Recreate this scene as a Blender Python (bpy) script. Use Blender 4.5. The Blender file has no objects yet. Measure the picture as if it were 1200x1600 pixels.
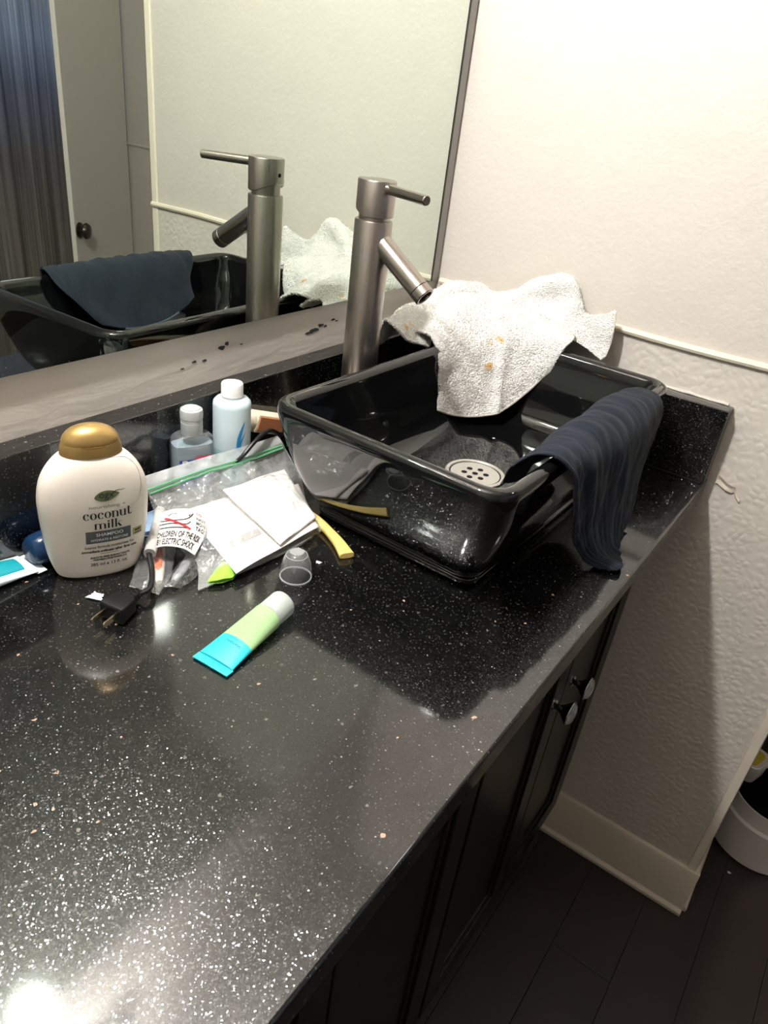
import bpy, bmesh, math, random
import numpy as np
from mathutils import Vector, Matrix, noise as mnoise

random.seed(7)
C = bpy.context.scene.collection
SC = bpy.context.scene
PI = math.pi

# ------------------------------------------------------------------ camera
cd = bpy.data.cameras.new('camera')
cam = bpy.data.objects.new('camera', cd)
C.objects.link(cam)
RW = [[0.5788778, -0.8076439, 0.1123020], [-0.3508873, -0.3710479, -0.8597683], [0.7360561, 0.4582955, -0.4981834]]
m = Matrix.Identity(4)
for i in range(3):
    m[i][0] = RW[0][i]; m[i][1] = -RW[1][i]; m[i][2] = -RW[2][i]
m[0][3], m[1][3], m[2][3] = -1.1976, -0.6992, 0.4844
cam.matrix_world = m
cd.sensor_fit = 'VERTICAL'; cd.sensor_height = 32; cd.sensor_width = 24
cd.lens = 1144.05 * 32 / 1600
cd.clip_start = 0.02
SC.camera = cam

# ------------------------------------------------------------------ world, exposure
w = bpy.data.worlds.new('world'); SC.world = w; w.use_nodes = True
w.node_tree.nodes['Background'].inputs[0].default_value = (0.9, 0.95, 1, 1)
w.node_tree.nodes['Background'].inputs[1].default_value = 0.02
SC.view_settings.view_transform = 'Standard'; SC.view_settings.look = 'None'
SC.view_settings.gamma = 1; SC.view_settings.use_curve_mapping = False
SC.view_settings.exposure = 0.24
BULB_STRENGTH = 920.0
BULBS = [(-1.01, -0.150, 1.12), (-0.89, -0.150, 1.12)]
BULB_R = 0.030
ZF = -0.9285          # floor height; the countertop is z = 0
ZC = 1.48             # ceiling

# ------------------------------------------------------------------ materials
def nt(name):
    mt = bpy.data.materials.new(name); mt.use_nodes = True
    t = mt.node_tree; b = t.nodes['Principled BSDF']
    return mt, t, b

def N(t, typ, **kw):
    n = t.nodes.new(typ)
    for k, v in kw.items():
        if k.startswith('i_'):
            key = k[2:]
            n.inputs[int(key) if key.isdigit() else key.replace('_', ' ')].default_value = v
        else:
            setattr(n, k, v)
    return n

def rgb(h, lin=True):
    v = [int(h[i:i + 2], 16) / 255 for i in (0, 2, 4)]
    return tuple((c / 12.92 if c <= .04045 else ((c + .055) / 1.055) ** 2.4) for c in v) + (1,)

def mat(name, col, rough=.5, metal=0, bump=None, var=None, trans=0, alpha=1, sss=0, coat=0, ior=1.45, emit=None, spec=.5):
    """bump = (scale, strength, distance); var = (scale, amount) slight colour variation"""
    mt, t, b = nt(name)
    c = rgb(col) if isinstance(col, str) else tuple(col) + (1,)
    b.inputs['Base Color'].default_value = c
    b.inputs['Roughness'].default_value = rough; b.inputs['Metallic'].default_value = metal
    b.inputs['Transmission Weight'].default_value = trans; b.inputs['Alpha'].default_value = alpha
    b.inputs['IOR'].default_value = ior; b.inputs['Coat Weight'].default_value = coat
    b.inputs['Specular IOR Level'].default_value = spec
    if sss:
        b.inputs['Subsurface Weight'].default_value = sss; b.inputs['Subsurface Scale'].default_value = .01
        b.inputs['Subsurface Radius'].default_value = (1, .9, .8)
    if emit:
        b.inputs['Emission Color'].default_value = c; b.inputs['Emission Strength'].default_value = emit
    tc = N(t, 'ShaderNodeTexCoord')
    if var:
        no = N(t, 'ShaderNodeTexNoise', i_Scale=var[0], i_Detail=4.0)
        t.links.new(tc.outputs['Object'], no.inputs['Vector'])
        mx = N(t, 'ShaderNodeMix', data_type='RGBA')
        mx.inputs[6].default_value = tuple(x * (1 - var[1]) for x in c[:3]) + (1,)
        mx.inputs[7].default_value = tuple(min(1, x * (1 + var[1])) for x in c[:3]) + (1,)
        t.links.new(no.outputs[0], mx.inputs[0]); t.links.new(mx.outputs[2], b.inputs['Base Color'])
    if bump:
        no = N(t, 'ShaderNodeTexNoise', i_Scale=bump[0], i_Detail=3.0)
        t.links.new(tc.outputs['Object'], no.inputs['Vector'])
        bp = N(t, 'ShaderNodeBump', i_Strength=bump[1], i_Distance=bump[2])
        t.links.new(no.outputs[0], bp.inputs['Height']); t.links.new(bp.outputs[0], b.inputs['Normal'])
    return mt

def mat_wall(name, col, kind):
    mt, t, b = nt(name); b.inputs['Roughness'].default_value = .55
    tc = N(t, 'ShaderNodeTexCoord'); c = rgb(col)
    no = N(t, 'ShaderNodeTexNoise', i_Scale=5.0, i_Detail=5.0)
    t.links.new(tc.outputs['Object'], no.inputs['Vector'])
    mx = N(t, 'ShaderNodeMix', data_type='RGBA')
    mx.inputs[6].default_value = tuple(x * .93 for x in c[:3]) + (1,); mx.inputs[7].default_value = tuple(min(1, x * 1.04) for x in c[:3]) + (1,)
    t.links.new(no.outputs[0], mx.inputs[0]); t.links.new(mx.outputs[2], b.inputs['Base Color'])
    if kind == 'bubble':       # embossed wallpaper under paint: rounded cells
        n2 = N(t, 'ShaderNodeTexNoise', i_Scale=25.0, i_Detail=1.0)
        t.links.new(tc.outputs['Object'], n2.inputs['Vector'])
        vm = N(t, 'ShaderNodeVectorMath', operation='MULTIPLY_ADD')
        vm.inputs[1].default_value = (.02, .02, .02)
        t.links.new(n2.outputs['Color'], vm.inputs[0]); t.links.new(tc.outputs['Object'], vm.inputs[2])
        vo = N(t, 'ShaderNodeTexVoronoi', feature='SMOOTH_F1', i_Scale=84.0, i_Smoothness=.3)
        t.links.new(vm.outputs[0], vo.inputs['Vector'])
        rp = N(t, 'ShaderNodeMapRange', interpolation_type='SMOOTHSTEP'); rp.inputs[1].default_value = .75; rp.inputs[2].default_value = .1
        t.links.new(vo.outputs['Distance'], rp.inputs[0]); h = rp.outputs[0]; st, di = .46, .0014
    elif kind == 'crease':
        mp = N(t, 'ShaderNodeMapping'); mp.inputs['Scale'].default_value = (18, 30, 60)
        t.links.new(tc.outputs['Object'], mp.inputs[0])
        vo = N(t, 'ShaderNodeTexNoise', i_Scale=1.0, i_Detail=3.0, i_Distortion=.6)
        t.links.new(mp.outputs[0], vo.inputs['Vector']); h = vo.outputs[0]; st, di = .25, .004
    else:                      # rolled paint with old patches under it
        a1 = N(t, 'ShaderNodeTexNoise', i_Scale=130.0, i_Detail=2.0)
        a2 = N(t, 'ShaderNodeTexNoise', i_Scale=14.0, i_Detail=5.0, i_Roughness=.62)
        t.links.new(tc.outputs['Object'], a1.inputs['Vector']); t.links.new(tc.outputs['Object'], a2.inputs['Vector'])
        ad = N(t, 'ShaderNodeMath', operation='MULTIPLY_ADD'); ad.inputs[1].default_value = 5.0
        t.links.new(a2.outputs[0], ad.inputs[0]); t.links.new(a1.outputs[0], ad.inputs[2])
        h = ad.outputs[0]; st, di = .45, .0011
    bp = N(t, 'ShaderNodeBump', i_Strength=st, i_Distance=di)
    t.links.new(h, bp.inputs['Height']); t.links.new(bp.outputs[0], b.inputs['Normal'])
    return mt

def mat_granite():
    mt, t, b = nt('black_quartz')
    tc = N(t, 'ShaderNodeTexCoord')
    base = N(t, 'ShaderNodeTexNoise', i_Scale=90.0, i_Detail=6.0, i_Roughness=.7)
    t.links.new(tc.outputs['Object'], base.inputs['Vector'])
    r0 = N(t, 'ShaderNodeValToRGB'); e = r0.color_ramp.elements
    e[0].position = .40; e[0].color = (.0022, .0022, .0024, 1); e[1].position = .80; e[1].color = (.0075, .0073, .0072, 1)
    t.links.new(base.outputs[0], r0.inputs[0])
    cur = r0.outputs[0]
    # flecks: (voronoi scale, size, share threshold, colours)
    for sc, size, thr, cols in ((150.0, .24, .92, ((.05, .048, .045), (.42, .26, .18), (.13, .12, .11))),
                                (330.0, .26, .88, ((.05, .05, .05), (.26, .23, .21), (.07, .065, .06))),
                                (620.0, .36, .85, ((.035, .035, .035), (.13, .125, .12), (.045, .045, .045)))):
        ns = N(t, 'ShaderNodeTexNoise', i_Scale=sc * 1.6, i_Detail=2.0)
        t.links.new(tc.outputs['Object'], ns.inputs['Vector'])
        vm = N(t, 'ShaderNodeVectorMath', operation='MULTIPLY_ADD'); vm.inputs[1].default_value = (.7 / sc,) * 3
        t.links.new(ns.outputs['Color'], vm.inputs[0]); t.links.new(tc.outputs['Object'], vm.inputs[2])
        vo = N(t, 'ShaderNodeTexVoronoi', feature='F1', i_Scale=sc)
        t.links.new(vm.outputs[0], vo.inputs['Vector'])
        sep = N(t, 'ShaderNodeSeparateColor'); t.links.new(vo.outputs['Color'], sep.inputs[0])
        g = N(t, 'ShaderNodeMath', operation='GREATER_THAN'); g.inputs[1].default_value = thr
        t.links.new(sep.outputs[0], g.inputs[0])
        l = N(t, 'ShaderNodeMath', operation='LESS_THAN'); l.inputs[1].default_value = size
        t.links.new(vo.outputs['Distance'], l.inputs[0])
        mu = N(t, 'ShaderNodeMath', operation='MULTIPLY'); t.links.new(g.outputs[0], mu.inputs[0]); t.links.new(l.outputs[0], mu.inputs[1])
        cr = N(t, 'ShaderNodeValToRGB'); cr.color_ramp.interpolation = 'CONSTANT'
        el = cr.color_ramp.elements; el[0].color = cols[0] + (1,); el[1].position = .62; el[1].color = cols[2] + (1,)
        x = el.new(.84); x.color = cols[1] + (1,)
        t.links.new(sep.outputs[1], cr.inputs[0])
        mx = N(t, 'ShaderNodeMix', data_type='RGBA')
        t.links.new(mu.outputs[0], mx.inputs[0]); t.links.new(cur, mx.inputs[6]); t.links.new(cr.outputs[0], mx.inputs[7])
        cur = mx.outputs[2]
    t.links.new(cur, b.inputs['Base Color'])
    b.inputs['Roughness'].default_value = .085; b.inputs['IOR'].default_value = 1.7
    # crystals in the stone: every tiny cell faces its own way
    vo = N(t, 'ShaderNodeTexVoronoi', feature='F1', i_Scale=950.0)
    t.links.new(tc.outputs['Object'], vo.inputs['Vector'])
    sb = N(t, 'ShaderNodeVectorMath', operation='SUBTRACT'); sb.inputs[1].default_value = (.5, .5, .5)
    t.links.new(vo.outputs['Color'], sb.inputs[0])
    ml = N(t, 'ShaderNodeVectorMath', operation='SCALE'); ml.inputs['Scale'].default_value = .40
    t.links.new(sb.outputs[0], ml.inputs[0])
    ge = N(t, 'ShaderNodeNewGeometry')
    ad = N(t, 'ShaderNodeVectorMath', operation='ADD'); t.links.new(ml.outputs[0], ad.inputs[0]); t.links.new(ge.outputs['Normal'], ad.inputs[1])
    nn = N(t, 'ShaderNodeVectorMath', operation='NORMALIZE'); t.links.new(ad.outputs[0], nn.inputs[0])
    gl = N(t, 'ShaderNodeBsdfGlossy'); gl.inputs['Roughness'].default_value = .10; gl.inputs['Color'].default_value = (.9, .92, .95, 1)
    t.links.new(nn.outputs[0], gl.inputs['Normal'])
    g2 = N(t, 'ShaderNodeBsdfGlossy'); g2.inputs['Roughness'].default_value = .30
    mz = N(t, 'ShaderNodeMixShader'); mz.inputs[0].default_value = .32
    t.links.new(gl.outputs[0], mz.inputs[1]); t.links.new(g2.outputs[0], mz.inputs[2])
    ms = N(t, 'ShaderNodeMixShader'); ms.inputs[0].default_value = .032
    t.links.new(b.outputs[0], ms.inputs[1]); t.links.new(mz.outputs[0], ms.inputs[2])
    t.links.new(ms.outputs[0], t.nodes['Material Output'].inputs['Surface'])
    return mt

def mat_brushed(name, col, rough, axis_scale):
    mt, t, b = nt(name)
    b.inputs['Base Color'].default_value = rgb(col); b.inputs['Metallic'].default_value = 1
    tc = N(t, 'ShaderNodeTexCoord'); mp = N(t, 'ShaderNodeMapping'); mp.inputs['Scale'].default_value = axis_scale
    no = N(t, 'ShaderNodeTexNoise', i_Scale=1.0, i_Detail=4.0)
    t.links.new(tc.outputs['Object'], mp.inputs[0]); t.links.new(mp.outputs[0], no.inputs['Vector'])
    mr = N(t, 'ShaderNodeMapRange'); mr.inputs[3].default_value = rough - .08; mr.inputs[4].default_value = rough + .1
    t.links.new(no.outputs[0], mr.inputs[0]); t.links.new(mr.outputs[0], b.inputs['Roughness'])
    bp = N(t, 'ShaderNodeBump', i_Strength=.12, i_Distance=.0004)
    t.links.new(no.outputs[0], bp.inputs['Height']); t.links.new(bp.outputs[0], b.inputs['Normal'])
    return mt

def mat_film(name, haze, tint=(1, 1, 1), rough=.08, bump=(60, .5, .004), hazecol=(.9, .93, .92)):
    """thin clear plastic film: passes light, mirrors by Fresnel, a little milky"""
    mt, t, b = nt(name); t.nodes.remove(b)
    tr = N(t, 'ShaderNodeBsdfTransparent'); tr.inputs[0].default_value = tint + (1,)
    gl = N(t, 'ShaderNodeBsdfGlossy'); gl.inputs['Roughness'].default_value = rough
    df = N(t, 'ShaderNodeBsdfDiffuse'); df.inputs[0].default_value = hazecol + (1,)
    ge = N(t, 'ShaderNodeNewGeometry'); dt = N(t, 'ShaderNodeVectorMath', operation='DOT_PRODUCT'); t.links.new(ge.outputs['Incoming'], dt.inputs[0])
    ab = N(t, 'ShaderNodeMath', operation='ABSOLUTE'); t.links.new(dt.outputs['Value'], ab.inputs[0])
    om = N(t, 'ShaderNodeMath', operation='SUBTRACT'); om.inputs[0].default_value = 1.0; t.links.new(ab.outputs[0], om.inputs[1])
    pw = N(t, 'ShaderNodeMath', operation='POWER'); pw.inputs[1].default_value = 4.0; t.links.new(om.outputs[0], pw.inputs[0])
    fr = N(t, 'ShaderNodeMath', operation='MULTIPLY_ADD'); fr.inputs[1].default_value = .75; fr.inputs[2].default_value = .09; t.links.new(pw.outputs[0], fr.inputs[0])
    tc = N(t, 'ShaderNodeTexCoord')
    no = N(t, 'ShaderNodeTexNoise', i_Scale=bump[0], i_Detail=3.0, i_Distortion=.8)
    t.links.new(tc.outputs['Object'], no.inputs['Vector'])
    bp = N(t, 'ShaderNodeBump', i_Strength=bump[1], i_Distance=bump[2]); t.links.new(no.outputs[0], bp.inputs['Height'])
    t.links.new(bp.outputs[0], gl.inputs['Normal']); t.links.new(bp.outputs[0], dt.inputs[1])
    m1 = N(t, 'ShaderNodeMixShader'); m1.inputs[0].default_value = haze
    t.links.new(tr.outputs[0], m1.inputs[1]); t.links.new(df.outputs[0], m1.inputs[2])
    m2 = N(t, 'ShaderNodeMixShader')
    t.links.new(fr.outputs[0], m2.inputs[0]); t.links.new(m1.outputs[0], m2.inputs[1]); t.links.new(gl.outputs[0], m2.inputs[2])
    t.links.new(m2.outputs[0], t.nodes['Material Output'].inputs['Surface'])
    return mt

def mat_towel():
    mt, t, b = nt('white_terry'); b.inputs['Roughness'].default_value = .95
    b.inputs['Specular IOR Level'].default_value = .02
    tc = N(t, 'ShaderNodeTexCoord')
    at = N(t, 'ShaderNodeAttribute', attribute_name='stain')
    no = N(t, 'ShaderNodeTexNoise', i_Scale=70.0, i_Detail=3.0); t.links.new(tc.outputs['Object'], no.inputs['Vector'])
    mu = N(t, 'ShaderNodeMath', operation='MULTIPLY'); t.links.new(no.outputs[0], mu.inputs[0]); t.links.new(at.outputs['Fac'], mu.inputs[1])
    rp = N(t, 'ShaderNodeMapRange'); rp.inputs[1].default_value = .42; rp.inputs[2].default_value = .66
    t.links.new(mu.outputs[0], rp.inputs[0])
    mx = N(t, 'ShaderNodeMix', data_type='RGBA'); mx.inputs[6].default_value = rgb('F7F4EF'); mx.inputs[7].default_value = rgb('E2B46A')
    t.links.new(rp.outputs[0], mx.inputs[0]); t.links.new(mx.outputs[2], b.inputs['Base Color'])
    vo = N(t, 'ShaderNodeTexVoronoi', i_Scale=520.0); t.links.new(tc.outputs['Object'], vo.inputs['Vector'])
    bp = N(t, 'ShaderNodeBump', i_Strength=1.0, i_Distance=.0022, invert=True); t.links.new(vo.outputs['Distance'], bp.inputs['Height'])
    t.links.new(bp.outputs[0], b.inputs['Normal'])
    return mt

def mat_curtain():
    mt, t, b = nt('streaked_curtain'); b.inputs['Roughness'].default_value = .6
    tc = N(t, 'ShaderNodeTexCoord'); mp = N(t, 'ShaderNodeMapping'); mp.inputs['Scale'].default_value = (150, 60, 1.3)
    t.links.new(tc.outputs['Object'], mp.inputs[0])
    no = N(t, 'ShaderNodeTexNoise', i_Scale=1.0, i_Detail=5.0, i_Roughness=.7); t.links.new(mp.outputs[0], no.inputs['Vector'])
    sx = N(t, 'ShaderNodeSeparateXYZ'); t.links.new(tc.outputs['Object'], sx.inputs[0])
    cr = N(t, 'ShaderNodeValToRGB')               # colour bands, bottom to top
    mr = N(t, 'ShaderNodeMapRange'); mr.inputs[1].default_value = 0.0; mr.inputs[2].default_value = 2.0
    t.links.new(sx.outputs[2], mr.inputs[0]); t.links.new(mr.outputs[0], cr.inputs[0])
    el = cr.color_ramp.elements; el[0].position = .30; el[0].color = rgb('8A827C'); el[1].position = .97; el[1].color = rgb('E4ECF6')
    for ps, cc in ((.47, '7C7678'), (.60, '8088A8'), (.68, 'AFC0EE'), (.78, 'C0CCE4')):
        x = el.new(ps); x.color = rgb(cc)
    mx = N(t, 'ShaderNodeMix', data_type='RGBA', blend_type='MULTIPLY'); mx.inputs[0].default_value = 1
    c2 = N(t, 'ShaderNodeValToRGB'); c2.color_ramp.elements[0].position = .3; c2.color_ramp.elements[0].color = (.22, .21, .21, 1)
    c2.color_ramp.elements[1].position = .7
    t.links.new(no.outputs[0], c2.inputs[0]); t.links.new(cr.outputs[0], mx.inputs[6]); t.links.new(c2.outputs[0], mx.inputs[7])
    t.links.new(mx.outputs[2], b.inputs['Base Color'])
    return mt

def mat_navy():
    mt, t, b = nt('navy_cotton'); b.inputs['Roughness'].default_value = .9; b.inputs['Sheen Weight'].default_value = .05
    b.inputs['Specular IOR Level'].default_value = .15
    tc = N(t, 'ShaderNodeTexCoord')
    no = N(t, 'ShaderNodeTexNoise', i_Scale=30.0, i_Detail=6.0); t.links.new(tc.outputs['Object'], no.inputs['Vector'])
    mx = N(t, 'ShaderNodeMix', data_type='RGBA'); mx.inputs[6].default_value = rgb('171C24'); mx.inputs[7].default_value = rgb('222832')
    t.links.new(no.outputs[0], mx.inputs[0]); t.links.new(mx.outputs[2], b.inputs['Base Color'])
    vo = N(t, 'ShaderNodeTexNoise', i_Scale=900.0); t.links.new(tc.outputs['Object'], vo.inputs['Vector'])
    bp = N(t, 'ShaderNodeBump', i_Strength=.4, i_Distance=.0008); t.links.new(vo.outputs[0], bp.inputs['Height'])
    t.links.new(bp.outputs[0], b.inputs['Normal'])
    return mt

MT = dict(
    upper=mat_wall('painted_wall', 'C8C1B8', 'paint'), bubble=mat_wall('embossed_wallpaper', 'C9C2B8', 'bubble'),
    strip=mat_wall('creased_wall', 'CBC4BA', 'crease'), trim=mat('cream_trim', 'DCD2C0', .5, bump=(40, .2, .002)),
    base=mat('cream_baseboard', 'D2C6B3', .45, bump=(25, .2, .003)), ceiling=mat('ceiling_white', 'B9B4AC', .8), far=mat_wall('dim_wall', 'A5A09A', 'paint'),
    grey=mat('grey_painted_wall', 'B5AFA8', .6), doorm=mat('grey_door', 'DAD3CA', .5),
    stone=mat_granite(), cab=mat('espresso_wood', '1B1715', .32, bump=(60, .1, .001), var=(9, .25)),
    floor=mat('dark_plank', '2A221D', .45, bump=(30, .2, .002), var=(12, .35)), under=mat('subfloor', '15110F', .9),
    ceramic=mat('black_ceramic', (.004, .0042, .0045), .035, ior=1.52, coat=.3), steel=mat('drain_steel', 'C9C4BC', .35, metal=.6),
    hole=mat('dark_hole', (.002, .002, .002), .9),
    nickel=mat_brushed('brushed_nickel', 'A8A098', .30, (600, 600, 12)), nickel_b=mat('brushed_nickel_rod', 'A8A098', .24, metal=1),
    towel=mat_towel(), hem=mat('terry_hem', 'DDD6CC', .9, bump=(500, .5, .001)), navy=mat_navy(), navyhem=mat('navy_hem', '4A5260', .9, bump=(700, .6, .001)),
    shampoo=mat('cream_plastic', 'EDE3D6', .33, sss=.15), gold=mat('gold_plastic', 'B3935A', .33, metal=.6),
    goldlip=mat('gold_lip', 'D8B56A', .25, metal=.7),
    ink=mat('black_ink', '1E1C1B', .5), inkgrey=mat('grey_ink', '8C857C', .5), slate=mat('slate_ink', '5A5F61', .5), white=mat('white_ink', 'F2F2F0', .5),
    leaf=mat('olive_ink', '66704A', .5), yellowink=mat('yellow_ink', 'D8C46A', .5), redink=mat('red_ink', 'C8323C', .5), goldink=mat('gold_ink', '8A7440', .5),
    glass_mirror=None, mirror_edge=mat('dark_mirror_edge', '1A1C1B', .3), channel=mat('grey_channel', '8B8984', .4, metal=.3),
    bulb=mat('frosted_bulb', (1.0, .98, .955), .4, emit=BULB_STRENGTH), fill_lamp=mat('fill_diffuser', (1.0, .97, .93), .4, emit=17.0), chrome=mat('chrome', 'C8C8C8', .12, metal=1),
    blackp=mat('black_rubber', '0E0E0F', .42), brass=mat('nickel_prong', 'CFC3A6', .25, metal=1),
    knob=mat('black_knob', '0B0B0C', .18), crystal=mat('crystal', 'F4F4F4', .04, trans=.8, ior=1.55),
    paper=mat('white_paper', 'F1EBE6', .7, bump=(40, .15, .003)), paper2=mat('pale_paper', 'E6DED9', .75), greybar=mat('grey_print', 'A8A3A0', .7),
    lime=mat('lime_foil', '9ADB4A', .3, bump=(80, .4, .004)), film=mat_film('clear_film', .16, rough=.09, bump=(55, .8, .006)), lip=mat_film('milky_film', .34, rough=.12, bump=(60, .5, .004)),
    filmc=mat_film('crinkled_film', .06, rough=.06, bump=(90, .5, .005)), zipg=mat('green_zip', '6FC088', .35, trans=.3),
    yellow=mat('yellow_plastic', 'EBD07C', .35, sss=.2), cap=mat_film('clear_cap', .13, rough=.03, bump=(10, .0, .001)),
    caprim=mat_film('cap_rim', .35, rough=.05, bump=(10, 0, .001)),
    teal=mat('teal_plastic', '35C4CE', .3, sss=.1), gel=mat('green_gel', 'B6DDA0', .25, trans=.25, ior=1.3), frost=mat('frosted_cap', 'D5DDD6', .4, trans=.35, ior=1.3),
    tealink=mat('teal_ink', '1E7F92', .5), greenink=mat('pale_green_ink', '7FB07A', .5),
    bluegel=mat('blue_liquid', 'C4DAE6', .12, trans=.55, ior=1.33), pet=mat_film('clear_bottle', .08, rough=.04, bump=(15, .1, .002)),
    hdpe=mat('milky_blue_plastic', 'C6D6DA', .38, sss=.3), liquid_teal=mat('teal_blue_tint', 'A6CBCE', .38, sss=.3),
    whitep=mat('white_plastic', 'EFEDEA', .35), frostcap=mat('clear_flip_cap', 'D2D5D4', .25, trans=.35, ior=1.3),
    blueink=mat('blue_ink', '1D83BE', .4), blue2=mat('deep_blue_ink', '2B3F93', .4), pink=mat('pink_ink', 'D0445C', .4),
    creamp=mat('cream_hard_plastic', 'D9CBB4', .35), copper=mat('copper_ceramic', 'B5754F', .35),
    sleeve=mat('translucent_sleeve', 'DAD6D3', .3, trans=.3, ior=1.2), tag=mat('tag_paper', 'F0EAE6', .5, bump=(25, .2, .003)),
    orange=mat('orange_plastic', 'F2702B', .3, sss=.2), brushw=mat('pale_brush', 'E8D6CC', .35), darkblue=mat('navy_plastic', '1D2F57', .3),
    blueglass=mat('blue_bottle', '1E3A5C', .18, trans=.3, ior=1.35), paleblue=mat('pale_blue_plastic', '9DB9D6', .2, trans=.3, ior=1.2), greyp=mat('grey_plastic', '8E9194', .3),
    pasteteal=mat('paste_teal', '1E94A0', .3), pastewhite=mat('paste_white', 'DDE9EA', .3),
    tissue=mat('tissue', 'F0EEEA', .9), tub=mat('white_tub', 'D8D2CC', .45), tubin=mat('black_liner', '0C0C0D', .3), sponge=mat('yellow_sponge', 'B9A52A', .8),
    curtain=mat_curtain(), brown=mat('brown_knob', '3A322C', .3, metal=.5), chip=mat('dark_chip', '35363A', .7), peel=mat('peeled_paint', 'D3C8BA', .7), hair=mat('hair', '8A7A68', .5),
    caulk=mat('caulk', 'C9C2B8', .6, bump=(80, .4, .003)),
)
def mat_mirror():
    mt, t, b = nt('silvered_glass'); b.inputs['Base Color'].default_value = (.74, .815, .745, 1)
    b.inputs['Metallic'].default_value = 1; b.inputs['Roughness'].default_value = .006
    return mt
MT['glass_mirror'] = mat_mirror()

# ------------------------------------------------------------------ mesh helpers
class MB:
    def __init__(s): s.v = []; s.f = []
    def add(s, v, f):
        o = len(s.v); s.v += [tuple(map(float, p)) for p in v]; s.f += [tuple(i + o for i in q) for q in f]; return s
    def box(s, x0, x1, y0, y1, z0, z1):
        v = [(x0, y0, z0), (x1, y0, z0), (x1, y1, z0), (x0, y1, z0), (x0, y0, z1), (x1, y0, z1), (x1, y1, z1), (x0, y1, z1)]
        return s.add(v, [(3, 2, 1, 0), (4, 5, 6, 7), (0, 1, 5, 4), (1, 2, 6, 5), (2, 3, 7, 6), (3, 0, 4, 7)])
    def lathe(s, prof, n=32, c=(0, 0, 0), axis=None, capa=True, capb=True, sx=1, sy=1):
        """prof = [(r, h)]; axis = direction (default z)"""
        ax = Vector(axis or (0, 0, 1)).normalized()
        q = ax.to_track_quat('Z', 'Y').to_matrix() if axis else Matrix.Identity(3)
        v = []; f = []
        for r, h in prof:
            for k in range(n):
                a = 2 * PI * k / n
                v.append(Vector(c) + q @ Vector((r * math.cos(a) * sx, r * math.sin(a) * sy, h)))
        for i in range(len(prof) - 1):
            for k in range(n):
                k2 = (k + 1) % n
                f.append((i * n + k, i * n + k2, (i + 1) * n + k2, (i + 1) * n + k))
        if capa: f.append(tuple(range(n - 1, -1, -1)))
        if capb: f.append(tuple((len(prof) - 1) * n + k for k in range(n)))
        return s.add(v, f)
    def tube(s, pts, r, n=10, cap=True):
        pts = [Vector(p) for p in pts]; rs = r if isinstance(r, (list, tuple)) else [r] * len(pts)
        v = []; f = []; up = Vector((0, 0, 1))
        prev = None
        for i, p in enumerate(pts):
            d = (pts[min(i + 1, len(pts) - 1)] - pts[max(i - 1, 0)]).normalized()
            if prev is None:
                a = d.cross(up if abs(d.z) < .9 else Vector((1, 0, 0))).normalized()
            else:
                a = (prev - d * prev.dot(d)).normalized()
            prev = a; b = d.cross(a)
            for k in range(n):
                t = 2 * PI * k / n
                v.append(p + (a * math.cos(t) + b * math.sin(t)) * rs[i])
        for i in range(len(pts) - 1):
            for k in range(n):
                k2 = (k + 1) % n; f.append((i * n + k, i * n + k2, (i + 1) * n + k2, (i + 1) * n + k))
        if cap:
            f.append(tuple(range(n - 1, -1, -1))); f.append(tuple((len(pts) - 1) * n + k for k in range(n)))
        return s.add(v, f)
    def rings(s, rings, closed=True, capa=True, capb=True):
        n = len(rings[0]); v = [p for r in rings for p in r]; f = []
        for i in range(len(rings) - 1):
            for k in range(n if closed else n - 1):
                k2 = (k + 1) % n; f.append((i * n + k, i * n + k2, (i + 1) * n + k2, (i + 1) * n + k))
        if capa: f.append(tuple(range(n - 1, -1, -1)))
        if capb: f.append(tuple((len(rings) - 1) * n + k for k in range(n)))
        return s.add(v, f)
    def grid(s, P):
        P = np.asarray(P); a, b = P.shape[:2]
        return s.add(P.reshape(-1, 3).tolist(), [(i * b + j, i * b + j + 1, (i + 1) * b + j + 1, (i + 1) * b + j) for i in range(a - 1) for j in range(b - 1)])
    def prism(s, poly, z0, z1):
        n = len(poly)
        return s.add([(x, y, z0) for x, y in poly] + [(x, y, z1) for x, y in poly],
                     [tuple(range(n - 1, -1, -1)), tuple(range(n, 2 * n))] + [(i, (i + 1) % n, n + (i + 1) % n, n + i) for i in range(n)])

def catmull(ps, n):
    ps = np.asarray(ps, float); m_ = len(ps); out = []
    e = np.concatenate([[2 * ps[0] - ps[1]], ps, [2 * ps[-1] - ps[-2]]])
    for q in np.linspace(0, m_ - 1 - 1e-9, n):
        i = int(q); t = q - i; a, b, c, d = e[i], e[i + 1], e[i + 2], e[i + 3]
        out.append(.5 * (2 * b + (c - a) * t + (2 * a - 5 * b + 4 * c - d) * t * t + (3 * b - a - 3 * c + d) * t ** 3))
    return np.array(out)

def patch(ctrl, nu, nv):
    ctrl = np.asarray(ctrl, float)
    a = np.array([catmull(r, nv) for r in ctrl])
    return np.array([catmull(a[:, j], nu) for j in range(nv)]).transpose(1, 0, 2)

def normals(P):
    du = np.gradient(P, axis=0); dv = np.gradient(P, axis=1)
    n = np.cross(du, dv); return n / (np.linalg.norm(n, axis=2, keepdims=True) + 1e-12)

def wrinkle(P, fn):
    n = normals(P); H = np.zeros(P.shape[:2])
    for i in range(P.shape[0]):
        for j in range(P.shape[1]): H[i, j] = fn(P[i, j], i / (P.shape[0] - 1), j / (P.shape[1] - 1))
    return P + n * H[..., None]

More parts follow.
